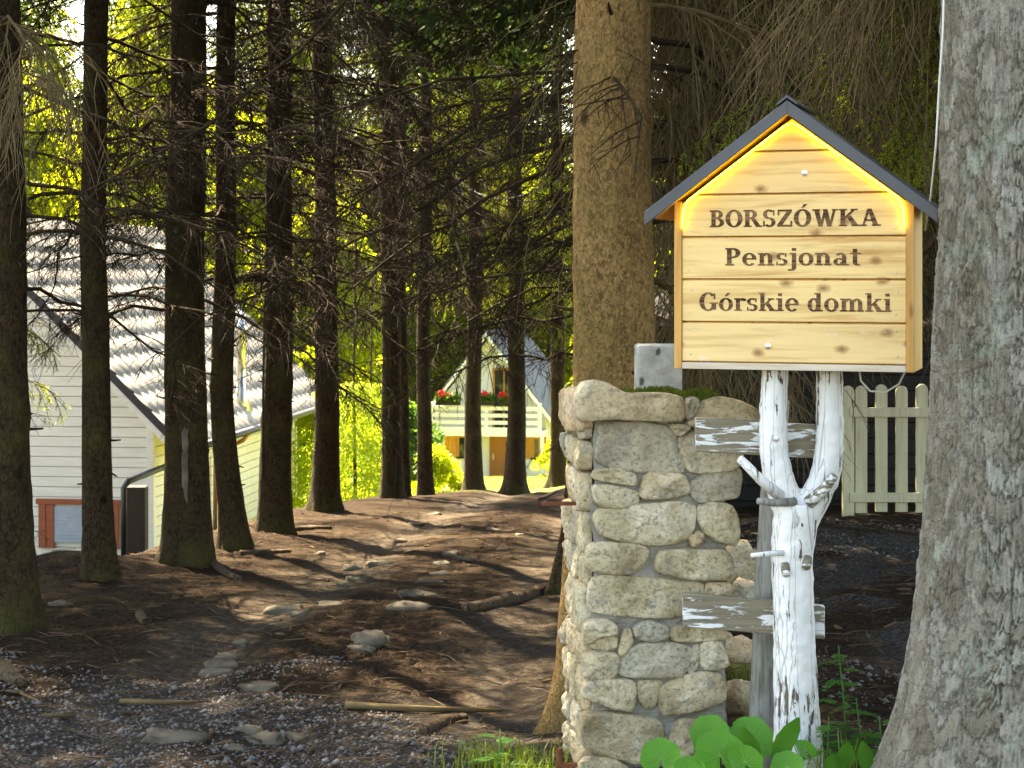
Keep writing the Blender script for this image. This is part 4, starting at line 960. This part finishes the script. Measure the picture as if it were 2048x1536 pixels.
mb = MB(); mb.tube([(OH + .06, y0, ez), (OH + .06, y1, ez)], .07, 10); mb.build('gutter', M['black_metal'], house, True)
for q in range(9):
    yy = y0 + .5 + q * 1.25; mb = MB(); mb.tube([(OH + .1, yy, ez), (OH - .05, yy, ez - .1), (OH - .3, yy, ez + .02)], .018, 5); mb.build('gutter_bracket', M['black_metal'], house)
mb = MB(); mb.tube([(OH + .06, 3.6, ez), (OH - .1, 3.6, ez - .2), (.1, 3.6, ez - .5), (.09, 3.6, .0)], .045, 10); mb.build('downpipe', M['copper'], house, True)
# flue pipe on the slope
fy = 4.6; fxx = .35; fz = RZ - (fxx + HALF) * PITCH
mb = MB(); mb.lathe([(.26, -.45), (.12, -.02), (.115, .12), (.1, .14), (.1, 1.25), (.115, 1.26), (.115, 1.38), (.06, 1.58), (.03, 1.6), (.03, 1.66), (.1, 1.68), (.02, 1.75)], 20); mb.build('flue_pipe', M['steel'], house, True, loc=(fxx, fy, fz + .15))
# basement window with blind, red surround
wz0 = CAMZ - (1066 - 550) * 32 / F - house.location.z; wz1 = CAMZ - (1000 - 550) * 32 / F - house.location.z; wx0, wx1 = -2.15, -.62
win = box_part('window', M['blind'], house, (wx0 + .3, -.05, wz0 - .2), (wx1 - .15, -.035, wz1 - .14))
for q in range(9): box_part('blind_slat', M['blind'], win, (wx0 + .3, -.058, wz0 - .18 + q * .065), (wx1 - .15, -.051, wz0 - .13 + q * .065))
for a, b in (((wx0, -.075, wz0 - .3), (wx0 + .14, -.03, wz1 - .101)), ((wx0 + .145, -.068, wz0 - .3), (wx0 + .295, -.03, wz1 - .101)), ((wx1 - .14, -.075, wz0 - .3), (wx1, -.03, wz1 - .101)), ((wx0 - .05, -.085, wz1 - .1), (wx1 + .03, -.03, wz1))):
    box_part('frame', M['red_wood'], win, a, b, .006)
# black handrail and dark post by the house corner
hr = P(247, 1100, 30.5); rail = empty('handrail', (hr.x, hr.y, gz(hr.x, hr.y))); tag(rail, 'black bent tube handrail rising along the white plank house', 'handrail')
o0 = Vector(rail.location); mb = MB(); mb.tube([P(248, 1130, 30.5) - o0, P(248, 975, 30.5) - o0, P(256, 963, 30.5) - o0, P(300, 945, 31) - o0, P(365, 920, 32.5) - o0], .055, 10); mb.build('tube', M['black_metal'], rail, True)
dp = P(275, 1095, 30); post2 = box_part('timber_post', M['dark_post'], None, (dp.x - .16, 29.85, gz(dp.x, 30) - .3), (dp.x + .16, 30.15, P(275, 972, 30).z), .02); tag(post2, 'dark weathered square timber post beside the black handrail', 'post')

# ---------------------------------------------------------------- far chalet
FDc = 73.0; fc = P(980, 957, FDc); chalet = empty('chalet', (fc.x, FDc, fc.z), R_(-9)); tag(chalet, 'small white chalet with balcony, flower boxes and blue grey roof across the lawn', 'chalet')
u = FDc / F                                  # metres per photo pixel there
def cz(py): return (957 - py) * u
def cx(px): return (px - 980) * u
AP = cz(664); HWc = 2.35; EC = cz(835); PT = (AP - EC) / (2.75)
body = [(-HWc, -.5), (HWc, -.5), (HWc, EC + .2), (0, AP - .15), (-HWc, EC + .2)]
mb = MB(); mb.prism(body, 0, 8); mb.build('wall', M['wall_white'], chalet)
for q in range(26):
    z0 = q * .21; 
    p = clip(clip([(-HWc, z0 + .008), (HWc, z0 + .008), (HWc, z0 + .202), (-HWc, z0 + .202)], PT, 1, AP - .15), -PT, 1, AP - .15)
    if len(p) > 2: mb = MB(); mb.prism(p, -.03, -.002); mb.build('plank', M['wall_white'], chalet)
for s in (-1, 1):
    a = lambda x, o: (s * x, AP - x * PT + o)
    mb = MB(); mb.prism([a(0, 0), a(2.95, 0), a(2.95, .10), a(0, .10)][::s], -.95, 8.4); rf = mb.build('roof', M['roof_blue'], chalet)
    mb = MB(); mb.prism([a(0, -.2), a(2.95, -.2), a(2.95, -.002), a(0, -.002)][::s], -.98, -.91); mb.build('barge_board', M['wall_white'], rf)
    if s > 0:
        for q in range(34):
            yy = -.9 + q * .27; b0, b1 = a(.02, .10), a(2.95, .10)
            mb = MB(); mb.slab([(b0[0], yy, b0[1]), (b1[0], yy, b1[1]), (b1[0], yy + .05, b1[1]), (b0[0], yy + .05, b0[1])], .04); mb.build('roof_rib', M['roof_blue'], rf)
    # low side wing roofs
    mb = MB(); mb.prism([(s * HWc, EC - .1), (s * (HWc + 1.4), EC - .75), (s * (HWc + 1.4), EC - .65), (s * HWc, EC + .02)][::s], .4, 7.5); mb.build('wing_roof', M['roof_blue'], chalet)
    mb = MB(); mb.prism([(s * (HWc + .002), -.5), (s * (HWc + 1.1), -.5), (s * (HWc + 1.1), EC - .65), (s * (HWc + .002), EC - .12)][::s], .8, 7); mb.build('wing_wall', M['wall_white'], chalet)
BZ = cz(866)
box_part('balcony_floor', M['wall_white'], chalet, (-HWc - .1, -1.35, BZ - .02), (HWc + .1, -.034, BZ + .22), .01)
for py in (812, 826, 840, 853): z_ = cz(py); box_part('balcony_rail', M['wall_white'], chalet, (-HWc, -1.30, z_ - .075), (HWc, -1.25, z_ + .075), .006)
for x_ in (-HWc + .03, -.02, HWc - .16): box_part('balcony_post', M['wall_white'], chalet, (x_, -1.245, BZ + .221), (x_ + .14, -1.1, cz(802)), .006)
for x_ in (-HWc - .08, HWc - .05): box_part('porch_post', M['wall_white'], chalet, (x_, -1.3, -.6), (x_ + .13, -1.17, BZ - .021))
def opening(x0, x1, z0, z1, y, kind):
    m_ = M['door_wood'] if kind == 'door' else M['shutter_wood']
    w_ = box_part('door' if kind == 'door' else 'window', M['door_wood'] if kind == 'door' else M['glass'], chalet, (x0, y - .03, z0), (x1, y - .005, z1))
    for a, b in (((x0 - .09, y - .07, z0), (x0, y - .004, z1 + .09)), ((x1, y - .07, z0), (x1 + .09, y - .004, z1 + .09)), ((x0, y - .07, z1), (x1, y - .004, z1 + .09))): box_part('frame', m_, w_, a, b)
    if kind == 'door':
        for zz_ in (.12, .75, 1.38): box_part('panel', M['door_wood'], w_, (x0 + .1, y - .045, z0 + zz_), (x1 - .1, y - .031, z0 + zz_ + .5), .008)
        box_part('handle', M['steel'], w_, (x0 + .05, y - .09, z0 + .85), (x0 + .09, y - .031, z0 + 1.1))
    else:
        box_part('mullion', m_, w_, ((x0 + x1) / 2 - .03, y - .05, z0), ((x0 + x1) / 2 + .03, y - .031, z1)); box_part('sill', M['dark_post'], w_, (x0 - .12, y - .12, z0 - .07), (x1 + .12, y - .004, z0 - .002))
    if kind == 'shutter':
        for i in range(3): box_part('shutter_board', M['shutter_wood'], w_, (x0 - .62 + i * .175, y - .10, z0 - .02), (x0 - .45 + i * .175, y - .075, z1 + .05), .004)
        box_part('shutter_brace', M['shutter_wood'], w_, (x0 - .6, y - .115, z0 + .2), (x0 - .12, y - .101, z0 + .3))
opening(cx(984), cx(1014), -.05, cz(870), -.031, 'door')
opening(cx(918), cx(958), cz(914), cz(876), -.031, 'shutter')
opening(cx(1070), cx(1090), cz(914), cz(876), -.031, 'shutter')
opening(cx(990), cx(1028), BZ + .25, cz(740), -.031, 'window')
for i, (a, b) in enumerate(((884, 932), (956, 1002), (1010, 1040))):
    fb = empty('flower_box', (0, 0, 0)); fb.parent = None
    fb.matrix_world = Matrix.Translation(chalet.location) @ Matrix.Rotation(R_(-9), 4, 'Z') @ Matrix.Translation((cx((a + b) / 2), -1.42, cz(806)))
    tag(fb, 'flower box with red geraniums on the chalet balcony rail', 'flower box', 'flower boxes on the chalet balcony')
    wv = (b - a) * u / 2; box_part('trough', M['dark_post'], fb, (-wv, -.1, 0), (wv, .1, .17), .01)
    g = np.random.default_rng(i); n = 900; p = np.stack([g.uniform(-wv, wv, n), g.normal(0, .09, n), .17 + np.abs(g.normal(0, .15, n))], 1)
    V, Fc = tri_leaves(p, unit(g.normal(0, 1, (n, 3))), unit(g.normal(0, 1, (n, 3))), g.uniform(.06, .12, n), g.uniform(.03, .05, n)); link('foliage', np_mesh('foliage', V, Fc, [M['leaf_deep']]), fb)
    for q in range(7):
        mb = MB(); 
        for _ in range(14): 
            c = Vector((random.gauss(0, .05), random.gauss(0, .05), random.gauss(0, .04))); d1 = Vector((random.gauss(0, 1), random.gauss(0, 1), random.gauss(0, 1))).normalized() * .05; d2 = d1.orthogonal().normalized() * .05; mb.add([c - d1, c - d2, c + d1, c + d2], [(0, 1, 2, 3)])
        mb.build('blossom', M['flower_red'], fb, loc=(random.uniform(-wv, wv), -.08, .42 + random.uniform(-.05, .12)))
# hanging lamp on its wire across the drive
LP = P(914, 362, 25.0); lamp = empty('hanging_lamp', LP); tag(lamp, 'black shaded bulb lamp hanging from a wire across the drive', 'lamp')
mb = MB(); mb.lathe([(.02, .03), (.03, -.02), (.035, -.08), (.05, -.1), (.12, -.135), (.125, -.15), (.05, -.15)], 18); mb.build('lamp_shade', M['black_metal'], lamp, True)
mb = MB(); mb.lathe([(.05, -.152), (.085, -.19), (.085, -.23), (.05, -.27), (.01, -.28)], 16); mb.build('bulb', M['bulb'], lamp, True)
wp = [P(781, 338, 25.5).lerp(LP + Vector((0, 0, .03)), q) + Vector((0, 0, -.12 * math.sin(math.pi * q))) for q in np.linspace(0, 1, 9)] + [(LP + Vector((0, 0, .03))).lerp(P(1180, 330, 11.3), q) + Vector((0, 0, -.25 * math.sin(math.pi * q))) for q in np.linspace(.1, 1, 10)]
mb = MB(); mb.tube(wp, .007, 5); tag(mb.build('lamp_wire', M['black_metal'], None, True), 'thin wire strung between spruces carrying the black lamp', 'wire')

# ---------------------------------------------------------------- sunlit trees and shrubs beyond
def bgtree(x, y, crown, base, sc_, label, group, kind='spruce_tree', th=.16):
    z = gz(x, y); o = empty(kind, (x, y, z), random.uniform(0, 6.28)); tag(o, label, 'tree', group)
    mb = MB(); mb.tube([(0, 0, -.4), (0, 0, base + .5), (.1, .05, base + 5 * sc_), (.05, 0, base + 9 * sc_)], [th * 1.4, th, th * .6, .03], 9); mb.build('trunk', M['bark_spruce'], o, True)
    link('crown', crown, o, (0, 0, base), (0, 0, 0), sc_); return o
r = random.Random(9)
for i in range(26):
    x = -44 + i * 3.1 + r.uniform(-1, 1); y = r.uniform(92, 108)
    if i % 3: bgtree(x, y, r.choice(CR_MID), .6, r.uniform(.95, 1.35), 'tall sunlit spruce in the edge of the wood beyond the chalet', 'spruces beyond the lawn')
    else: bgtree(x, y - 3, BR_BRIGHT[i % 2], .8, r.uniform(1.2, 1.6), 'leafy sunlit tree in the edge of the wood beyond the chalet', 'leafy trees beyond the lawn', 'leafy_tree')
for x, y, c, s_ in ((-13.5, 66, 0, 1.2), (-9.6, 70, 1, 1.15), (-18.5, 60, 1, 1.2), (-6.8, 64, 0, .75), (-24, 64, 0, 1.3), (6.5, 84, 1, 1.1), (10, 66, 0, 1.2)):
    if x < 0: bgtree(x, y, BR_BRIGHT[c], .6, s_, 'bright leafy tree on the lawn behind the white plank house', 'leafy trees on the lawn', 'leafy_tree')
    else: bgtree(x, y, BR_BRIGHT[c], .6, s_, 'bright leafy tree behind the blue grey roof slope of the chalet' if y > 80 else 'bright leafy tree on the lawn between the chalet and the dark wood', None, 'leafy_tree')
for x, y, c, s_ in ((-6.5, 96, 1, 1.55), (-10.5, 92, 0, 1.5), (-14.5, 97, 1, 1.6), (.5, 102, 0, 1.6), (-2.8, 104, 1, 1.7), (-21, 76, 1, 1.4), (-26, 84, 0, 1.5), (-17, 84, 0, 1.4), (-11.6, 56, 0, 1.0), (-16.5, 72, 1, 1.1), (-3.4, 90, 0, 1.0), (4.6, 90, 0, 1.0), (3.6, 60, 1, .62)):
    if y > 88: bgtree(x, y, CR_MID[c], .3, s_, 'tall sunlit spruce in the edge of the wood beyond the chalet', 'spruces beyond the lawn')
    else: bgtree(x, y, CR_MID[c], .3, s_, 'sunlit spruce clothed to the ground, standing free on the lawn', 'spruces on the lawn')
for i, (px, d, s_) in enumerate(((712, 39, .78), (640, 42, .72), (745, 50, .8))):
    x = (px - 1024) * d / F; bgtree(x, d, CR_YOUNG[i % 2], .1, s_, ('young bright green spruce with drooping fronds between the straight and twin spruces', 'young bright spruce growing at the far corner of the white plank house', 'young spruce on the lawn behind the other young spruces')[i], None, th=.05)
for i, (px, d, k_, s_, lb) in enumerate(((860, 40, 0, .85, 'yellow green rounded shrub on the lawn beyond the slender spruce'), (775, 52, 1, 1.5, 'deep green rounded shrub between the twin spruces and the chalet'), (1165, 50, 0, .9, 'sunlit shrub on the lawn between the last row spruce and the pillar'), (1110, 62, 0, .55, 'low shrub under the second shuttered chalet window'), (610, 46, 1, 1.1, 'deep green shrub behind the end of the white plank house'), (700, 47, 1, 1.0, 'dark shrub under the young bright spruces'))):
    x = (px - 1024) * d / F; o = empty('shrub', (x, d, gz(x, d))); tag(o, lb, 'shrub'); link('foliage', SHRUB[k_], o, (0, 0, -.1), (0, 0, i), s_)
    mb = MB(); mb.tube([(0, 0, -.2), (.03, 0, .9 * s_)], [.05, .02], 6); mb.build('stem', M['bark_spruce'], o)
# lawn grass
g = np.random.default_rng(8); n = 52000; gx_ = g.uniform(-9, 6, n); gy_ = 32 + 44 * g.random(n) ** 1.5
V, Fc = tri_leaves(np.stack([gx_, gy_, ground_z(gx_, gy_) - .01], 1), unit(np.stack([g.normal(0, .35, n), g.normal(0, .35, n), np.ones(n)], 1)), unit(g.normal(0, 1, (n, 3))), g.uniform(.06, .2, n), g.uniform(.006, .014, n))
tag(link('lawn_grass', np_mesh('lawn_grass', V, Fc, [M['lawn']])), 'sunlit lawn grass around the chalet', 'grass', kind='stuff')

# ---------------------------------------------------------------- forest floor: stones, roots, sticks, litter
r = random.Random(21)
FLAT = [(445, 1335, .16), (432, 1348, .13), (455, 1318, .12), (572, 1225, .16), (600, 1232, .10), (480, 1290, .09), (690, 1175, .12), (760, 1130, .13), (705, 1140, .16), (715, 1160, .14), (800, 1085, .14), (830, 1050, .13), (870, 1030, .15), (845, 1065, .10),
        (740, 1283, .15), (725, 1300, .09), (840, 1190, .17), (860, 1165, .12), (885, 1130, .12), (900, 1110, .13), (880, 1150, .10), (930, 1120, .11), (820, 1215, .2), (985, 1060, .12), (1010, 1100, .13), (350, 1480, .17), (500, 1465, .13), (530, 1482, .11), (470, 1500, .09), (590, 1480, .1), (520, 1378, .14), (660, 1210, .1), (640, 1110, .1), (1040, 1070, .1), (120, 1210, .12), (525, 1055, .07)]
def ground_hit(px, py):
    d = 4.0
    while d < 60:
        p = P(px, py, d)
        if p.z < gz(p.x, d): return p
        d += .04
    return P(px, py, 30)
for i, (px, py, s_) in enumerate(FLAT):
    p = ground_hit(px, py); o = rock('stone', (p.x, p.y, gz(p.x, p.y) - .004), (s_ * r.uniform(.5, .85), s_ * r.uniform(.3, .55), s_ * r.uniform(.16, .3)), 30 + i, M['slate'], ground); o.rotation_euler = (r.uniform(-.12, .12), r.uniform(-.12, .12), r.uniform(-.5, .5))
rk = rock('boulder', ground_hit(742, 1290) + Vector((0, 0, .02)), (.10, .08, .055), 77, M['slate']); tag(rk, 'grey rock lying in the middle of the drive', 'rock')
for i, (pts, r0) in enumerate(((((690, 1420), (850, 1428), (1000, 1430)), .016), (((240, 1412), (330, 1414), (395, 1413)), .012), (((85, 1440), (145, 1442)), .008), (((40, 1395), (78, 1412)), .006))):
    mb = MB(); q = [ground_hit(*a) + Vector((0, 0, .02)) for a in pts]; mb.tube(q, [r0, r0 * .9] + ([r0 * .5] if len(q) > 2 else []), 7); tag(mb.build('stick', M['twig_pale'], None, True), ('long bleached stick lying across the drive', 'thin stick half buried in the needles of the drive', 'short stick lying on the gravel mouth of the drive', 'tiny crooked twig on the brown needles')[i], 'stick')
def root(pts, r0, lb):
    q = []
    for a in pts: h = ground_hit(*a); q.append(Vector((h.x, h.y, gz(h.x, h.y) + r0 * .3)))
    mb = MB(); m = len(q); mb.tube(q, [r0 * (1 - .6 * i / m) for i in range(m)], 8); tag(mb.build('root', M['root_bark'], None, True), lb, 'root')
root([(425, 1128), (448, 1146), (470, 1158), (486, 1161)], .032, 'gnarled root knot at the foot of the stout scarred spruce')
root([(590, 1062), (630, 1058), (662, 1060)], .035, 'dark root running from the spruce with the black cable')
root([(1090, 1185), (1040, 1200), (985, 1212), (930, 1225)], .05, 'long root ridge running from the thin leaning spruce')
root([(1080, 1000), (1110, 985), (1140, 975)], .03, 'root by the crest of the drive')
root([(845, 1470), (890, 1448), (930, 1442)], .03, 'curved bare root surfacing beside the grass tuft')
root([(0, 1345), (25, 1365), (40, 1375)], .05, 'broken root stump lying below the first bank spruce')
root([(480, 1110), (530, 1108), (580, 1105)], .03, 'thin root creeping from the crooked slim spruce')
root([(280, 1235), (290, 1250), (300, 1245)], .03, 'short pale root piece lying on the needles')
# gravel and needle litter
g = np.random.default_rng(17)
def scatter_tris(n, xr, yr, fn): 
    x = g.uniform(*xr, n); y = yr[0] + (yr[1] - yr[0]) * g.random(n) ** 1.7; return x, y
n = 42000; x, y = scatter_tris(n, (-3.2, 1.2), (5.2, 12), None); keep = (vnoise(x, y, 1.0, 6) + .34 - (y - 5.2) * .14 - np.clip(x - .1, 0, 2) * .5 > 0); x, y = x[keep], y[keep]
x2 = g.uniform(1.25, 3.2, 9000); y2 = g.uniform(5.6, 13, 9000); k2 = vnoise(x2, y2, .8, 3) > -.08; x = np.concatenate([x, x2[k2]]); y = np.concatenate([y, y2[k2]]); n = len(x)
s_ = g.gamma(2.0, .0021, n) + .0016; oct_ = np.array([(1, 0, 0), (0, 1, 0), (-1, 0, 0), (0, -1, 0), (0, 0, .7), (0, 0, -.7)], float)
V = oct_[None] * s_[:, None, None] * g.uniform(.6, 1.3, (n, 6, 1)); a = g.uniform(0, 6.28, n); ca, sa = np.cos(a)[:, None], np.sin(a)[:, None]
V = np.stack([V[..., 0] * ca - V[..., 1] * sa, V[..., 0] * sa + V[..., 1] * ca, V[..., 2]], -1) + np.stack([x, y, ground_z(x, y) + s_ * .25], 1)[:, None]
of = np.array([(0, 1, 4), (1, 2, 4), (2, 3, 4), (3, 0, 4), (1, 0, 5), (2, 1, 5), (3, 2, 5), (0, 3, 5)]); Fc = (np.arange(n)[:, None, None] * 6 + of[None]).reshape(-1, 3)
tag(link('gravel', np_mesh('gravel', V.reshape(-1, 3), Fc, [M['pebble']])), 'loose grey gravel on the drive', 'gravel', kind='stuff')
n = 110000; x, y = scatter_tris(n, (-4.5, 3.5), (5.2, 21), None); a = g.uniform(0, 6.28, n)
V, Fc = tri_leaves(np.stack([x, y, ground_z(x, y) + .004], 1), unit(np.stack([np.cos(a), np.sin(a), g.normal(.05, .15, n)], 1)), np.tile([0, 0, 1.], (n, 1)), g.uniform(.015, .06, n), g.uniform(.0008, .0022, n))
tag(link('needle_litter', np_mesh('needle_litter', V, Fc, [M['litter']])), 'fallen brown spruce needles on the forest floor', 'litter', kind='stuff')

mb = MB(); r = random.Random(33)
for _ in range(1500):
    y_ = 5.3 + 15 * r.random() ** 1.6; x_ = r.uniform(-4, 3); L_ = r.uniform(.03, .22); a_ = r.uniform(0, 6.28); p_ = Vector((x_, y_, gz(x_, y_) + .006)); q_ = Vector((x_ + L_ * math.cos(a_), y_ + L_ * math.sin(a_), 0)); q_.z = gz(q_.x, q_.y) + r.uniform(.004, .02)
    m_ = p_.lerp(q_, .5) + Vector((r.gauss(0, .01), r.gauss(0, .01), .004)); mb.tube([p_, m_, q_], [.0035, .003, .0015], 3, False)
tag(mb.build('twig_litter', M['litter']), 'small dead twigs scattered over the forest floor', 'litter', kind='stuff')
mb = MB()
for _ in range(110):
    y_ = 5.4 + 14 * r.random() ** 1.5; x_ = r.uniform(-4, 2.8); a_ = r.uniform(0, 6.28); p_ = Vector((x_, y_, gz(x_, y_) + .012)); dv = Vector((math.cos(a_), math.sin(a_), r.uniform(-.1, .1))) * r.uniform(.05, .09)
    mb.tube([p_, p_ + dv * .3, p_ + dv * .7, p_ + dv], [.004, .010, .008, .002], 7)
tag(mb.build('spruce_cones', M['litter'], None, True), 'fallen spruce cones on the forest floor', 'cones', kind='stuff')

# ---------------------------------------------------------------- plants at the pillar's foot
def round_leaf(rad, seed, lob=9):
    """cupped coltsfoot leaf, toothed rim with a notch at the stalk"""
    r = random.Random(seed); V = [(0, 0, 0)]; n = 44; rings = (.35, .7, 1.0)
    for q in rings:
        for k in range(n):
            a = -math.pi + .22 + (2 * math.pi - .44) * k / (n - 1); w_ = 1 + (.035 * math.cos(7 * a + seed) + .035 * (k % 2) + .03 * r.uniform(-1, 1)) * (q == 1) - .12 * math.cos(a) * 0
            V.append((rad * q * w_ * math.cos(a), rad * q * w_ * math.sin(a), rad * (.16 * q * q + .05 * math.sin(2 * a + seed) * q * q)))
    Fc = [(0, 1 + k, 2 + k) for k in range(n - 1)]
    for i in range(2): Fc += [(1 + i * n + k, 1 + (i + 1) * n + k, 2 + (i + 1) * n + k, 2 + i * n + k) for k in range(n - 1)]
    mb = MB(); mb.add(V, Fc); return mb.mesh('leaf', M['leaf_fresh'], True)
def plant(name, px, d, label, cat='plant'):
    x = (px - 1024) * d / F; o = empty(name, (x, d, gz(x, d))); tag(o, label, cat); return o
cf = plant('coltsfoot', 1480, 5.35, 'broad round bright green coltsfoot leaves at the foot of the forked post'); c0 = Vector(cf.location)
for i, (px, py, d, rd, tilt, az) in enumerate(((1322, 1518, 5.3, .062, 55, -95), (1440, 1512, 5.25, .078, 50, -80), (1420, 1470, 5.36, .06, 60, -100), (1500, 1480, 5.38, .07, 58, -85), (1490, 1525, 5.2, .055, 45, -70), (1610, 1500, 5.36, .035, 40, -60), (1575, 1535, 5.25, .05, 50, -110), (1380, 1545, 5.2, .05, 40, -90))):
    p = P(px, py, d) - c0; base = Vector((p.x * .6, .05, -.02))
    m_ = Matrix.Translation(p) @ Matrix.Rotation(R_(az + 90), 4, 'Z') @ Matrix.Rotation(R_(tilt), 4, 'X') @ Matrix.Rotation(R_(90), 4, 'Z')
    lf = link('leaf', round_leaf(rd, i), cf); lf.matrix_local = m_
    mb = MB()
    for q in range(9):
        an = -2.5 + 5.0 * q / 8; f3 = lambda t_: (rd * t_ * math.cos(an), rd * t_ * math.sin(an), rd * (.16 * t_ * t_ + .05 * math.sin(2 * an + i) * t_ * t_) + .0008)
        mb.tube([f3(0), f3(.35), f3(.7), f3(.93)], [.0011, .0008, .0005, .0003], 4)
    mb.build('vein', M['leaf_vein'], lf)
    mb = MB(); mb.tube([base, base.lerp(p, .5) + Vector((0, 0, .01)), p], .003, 6); mb.build('stalk', M['leaf_weed'], cf, True)
def long_leaf(L, W2, bend, mat):
    V = []; n = 12
    for i in range(n + 1):
        q = i / n; w_ = W2 * math.sin(math.pi * min(.98, q * .93 + .06)) ** .8 * (1 + .05 * math.sin(i * 2.3)); z_ = L * q; y_ = -bend * q * q
        V += [(-w_, y_ - w_ * .25, z_), (-w_ * .5, y_ + .1 * w_, z_), (0, y_ + w_ * .18, z_), (w_ * .5, y_ + .1 * w_, z_), (w_, y_ - w_ * .25, z_)]
    mb = MB(); mb.add(V, [(i * 5 + k, i * 5 + k + 1, i * 5 + k + 6, i * 5 + k + 5) for i in range(n) for k in range(4)]); return mb.mesh('leaf', mat, True)
dk = plant('dock', 1545, 5.4, 'dock with long upright ribbed leaves in front of the forked post'); d0 = Vector(dk.location)
for i, (px, py, L, w_, ry) in enumerate(((1548, 1520, .16, .036, .35), (1512, 1530, .14, .03, -.25), (1690, 1540, .11, .026, .1), (1735, 1545, .12, .024, -.15), (1660, 1550, .09, .028, .2))):
    o = link('leaf', long_leaf(L, w_, .03, M['leaf_weed']), dk, P(px, py, 5.32) - d0, (R_(12), ry, random.uniform(-.4, .4)))
def mugwort(px, d, H, seed, label):
    o = plant('mugwort', px, d, label); r = random.Random(seed); mb = MB(); top_ = Vector((r.uniform(-.03, .03), r.uniform(-.02, .02), H))
    mb.tube([(0, 0, -.03), top_ * .5 + Vector((.01, 0, 0)), top_], [.0045, .0035, .002], 6); mb.build('stem', M['leaf_weed'], o, True)
    nl = int(H / .028)
    for k_ in range(nl):
        q = (k_ + 1) / (nl + 1); p = top_ * q; a = k_ * 2.4 + r.uniform(-.3, .3); L = .125 * (1.15 - .6 * q) * r.uniform(.8, 1.2); mb = MB()
        for j in range(9):                      # pinnate lobes
            s_ = (-1) ** j; f = .2 + .8 * (j // 2) / 4.0 if j < 8 else 1.0; f = min(f, 1)
            b = Vector((L * f * .85, 0, .25 * L * f - .45 * L * f * f)); dv = Vector((.75, s_ * .75 if j < 8 else 0, -.1)).normalized() * L * (.46 - .18 * f); sd_ = Vector((-dv.y, dv.x, 0)).normalized() * L * .11
            mb.add([b, b + dv * .45 + sd_, b + dv, b + dv * .45 - sd_], [(0, 1, 2, 3)])
        mb.add([(0, -.0012, 0), (L * .85, -.001, -.2 * L), (L * .85, .001, -.2 * L), (0, .0012, 0)], [(0, 1, 2, 3)])
        mb.build('leaf', M['leaf_weed'], o, loc=p, rot=(0, r.uniform(-.35, .1), a))
mugwort(1692, 5.62, .46, 1, 'tallest mugwort with cut leaves beside the forked white trunk'); mugwort(1642, 5.5, .24, 2, 'short mugwort touching the foot of the white trunk'); mugwort(1722, 5.6, .30, 3, 'bushy mugwort between the tall one and the massive trunk'); mugwort(1766, 5.55, .26, 4, 'mugwort growing against the massive grey trunk'); mugwort(1672, 5.45, .22, 5, 'low mugwort among the dock leaves'); mugwort(990, 6.0, .16, 6, 'small leafy weed in the grass tuft left of the pillar')
def tuft(px, d, n, spread, hgt, seed, lb, x=None):
    x = (px - 1024) * d / F; g = np.random.default_rng(seed); bx, by = x + g.normal(0, spread, n), d + g.normal(0, spread * .8, n); mb = MB()
    for i in range(n):
        a = g.uniform(0, 6.28); L = hgt * g.uniform(.4, 1.2); b = Vector((bx[i] - x, by[i] - d, gz(bx[i], by[i]) - gz(x, d) - .01)); le = g.uniform(.2, .9) * L; w_ = .0022; dx = Vector((math.cos(a), math.sin(a), 0)); s_ = Vector((-dx.y, dx.x, 0)) * w_
        m1 = b + dx * le * .3 + Vector((0, 0, L * .65)); m2 = b + dx * le + Vector((0, 0, L * .95 - le * .35)); mb.add([b - s_, b + s_, m1 + s_, m1 - s_, m2], [(0, 1, 2, 3), (3, 2, 4)])
    o = mb.build('grass_tuft', M['grass'], None, loc=(x, d, gz(x, d))); tag(o, lb, 'grass', kind='stuff')
tuft(1010, 6.15, 240, .10, .13, 1, 'yellow green grass tuft left of the stone pillar'); tuft(1055, 5.9, 160, .07, .10, 2, 'pale grass tuft at the mossy foot of the tall brown spruce'); tuft(1800, 5.45, 130, .09, .2, 3, 'thin grass at the foot of the massive grey trunk'); tuft(1690, 5.4, 60, .07, .24, 4, 'grass blades among the dock and mugwort'); tuft(930, 5.75, 50, .06, .05, 5, 'sparse short grass at the edge of the gravel')
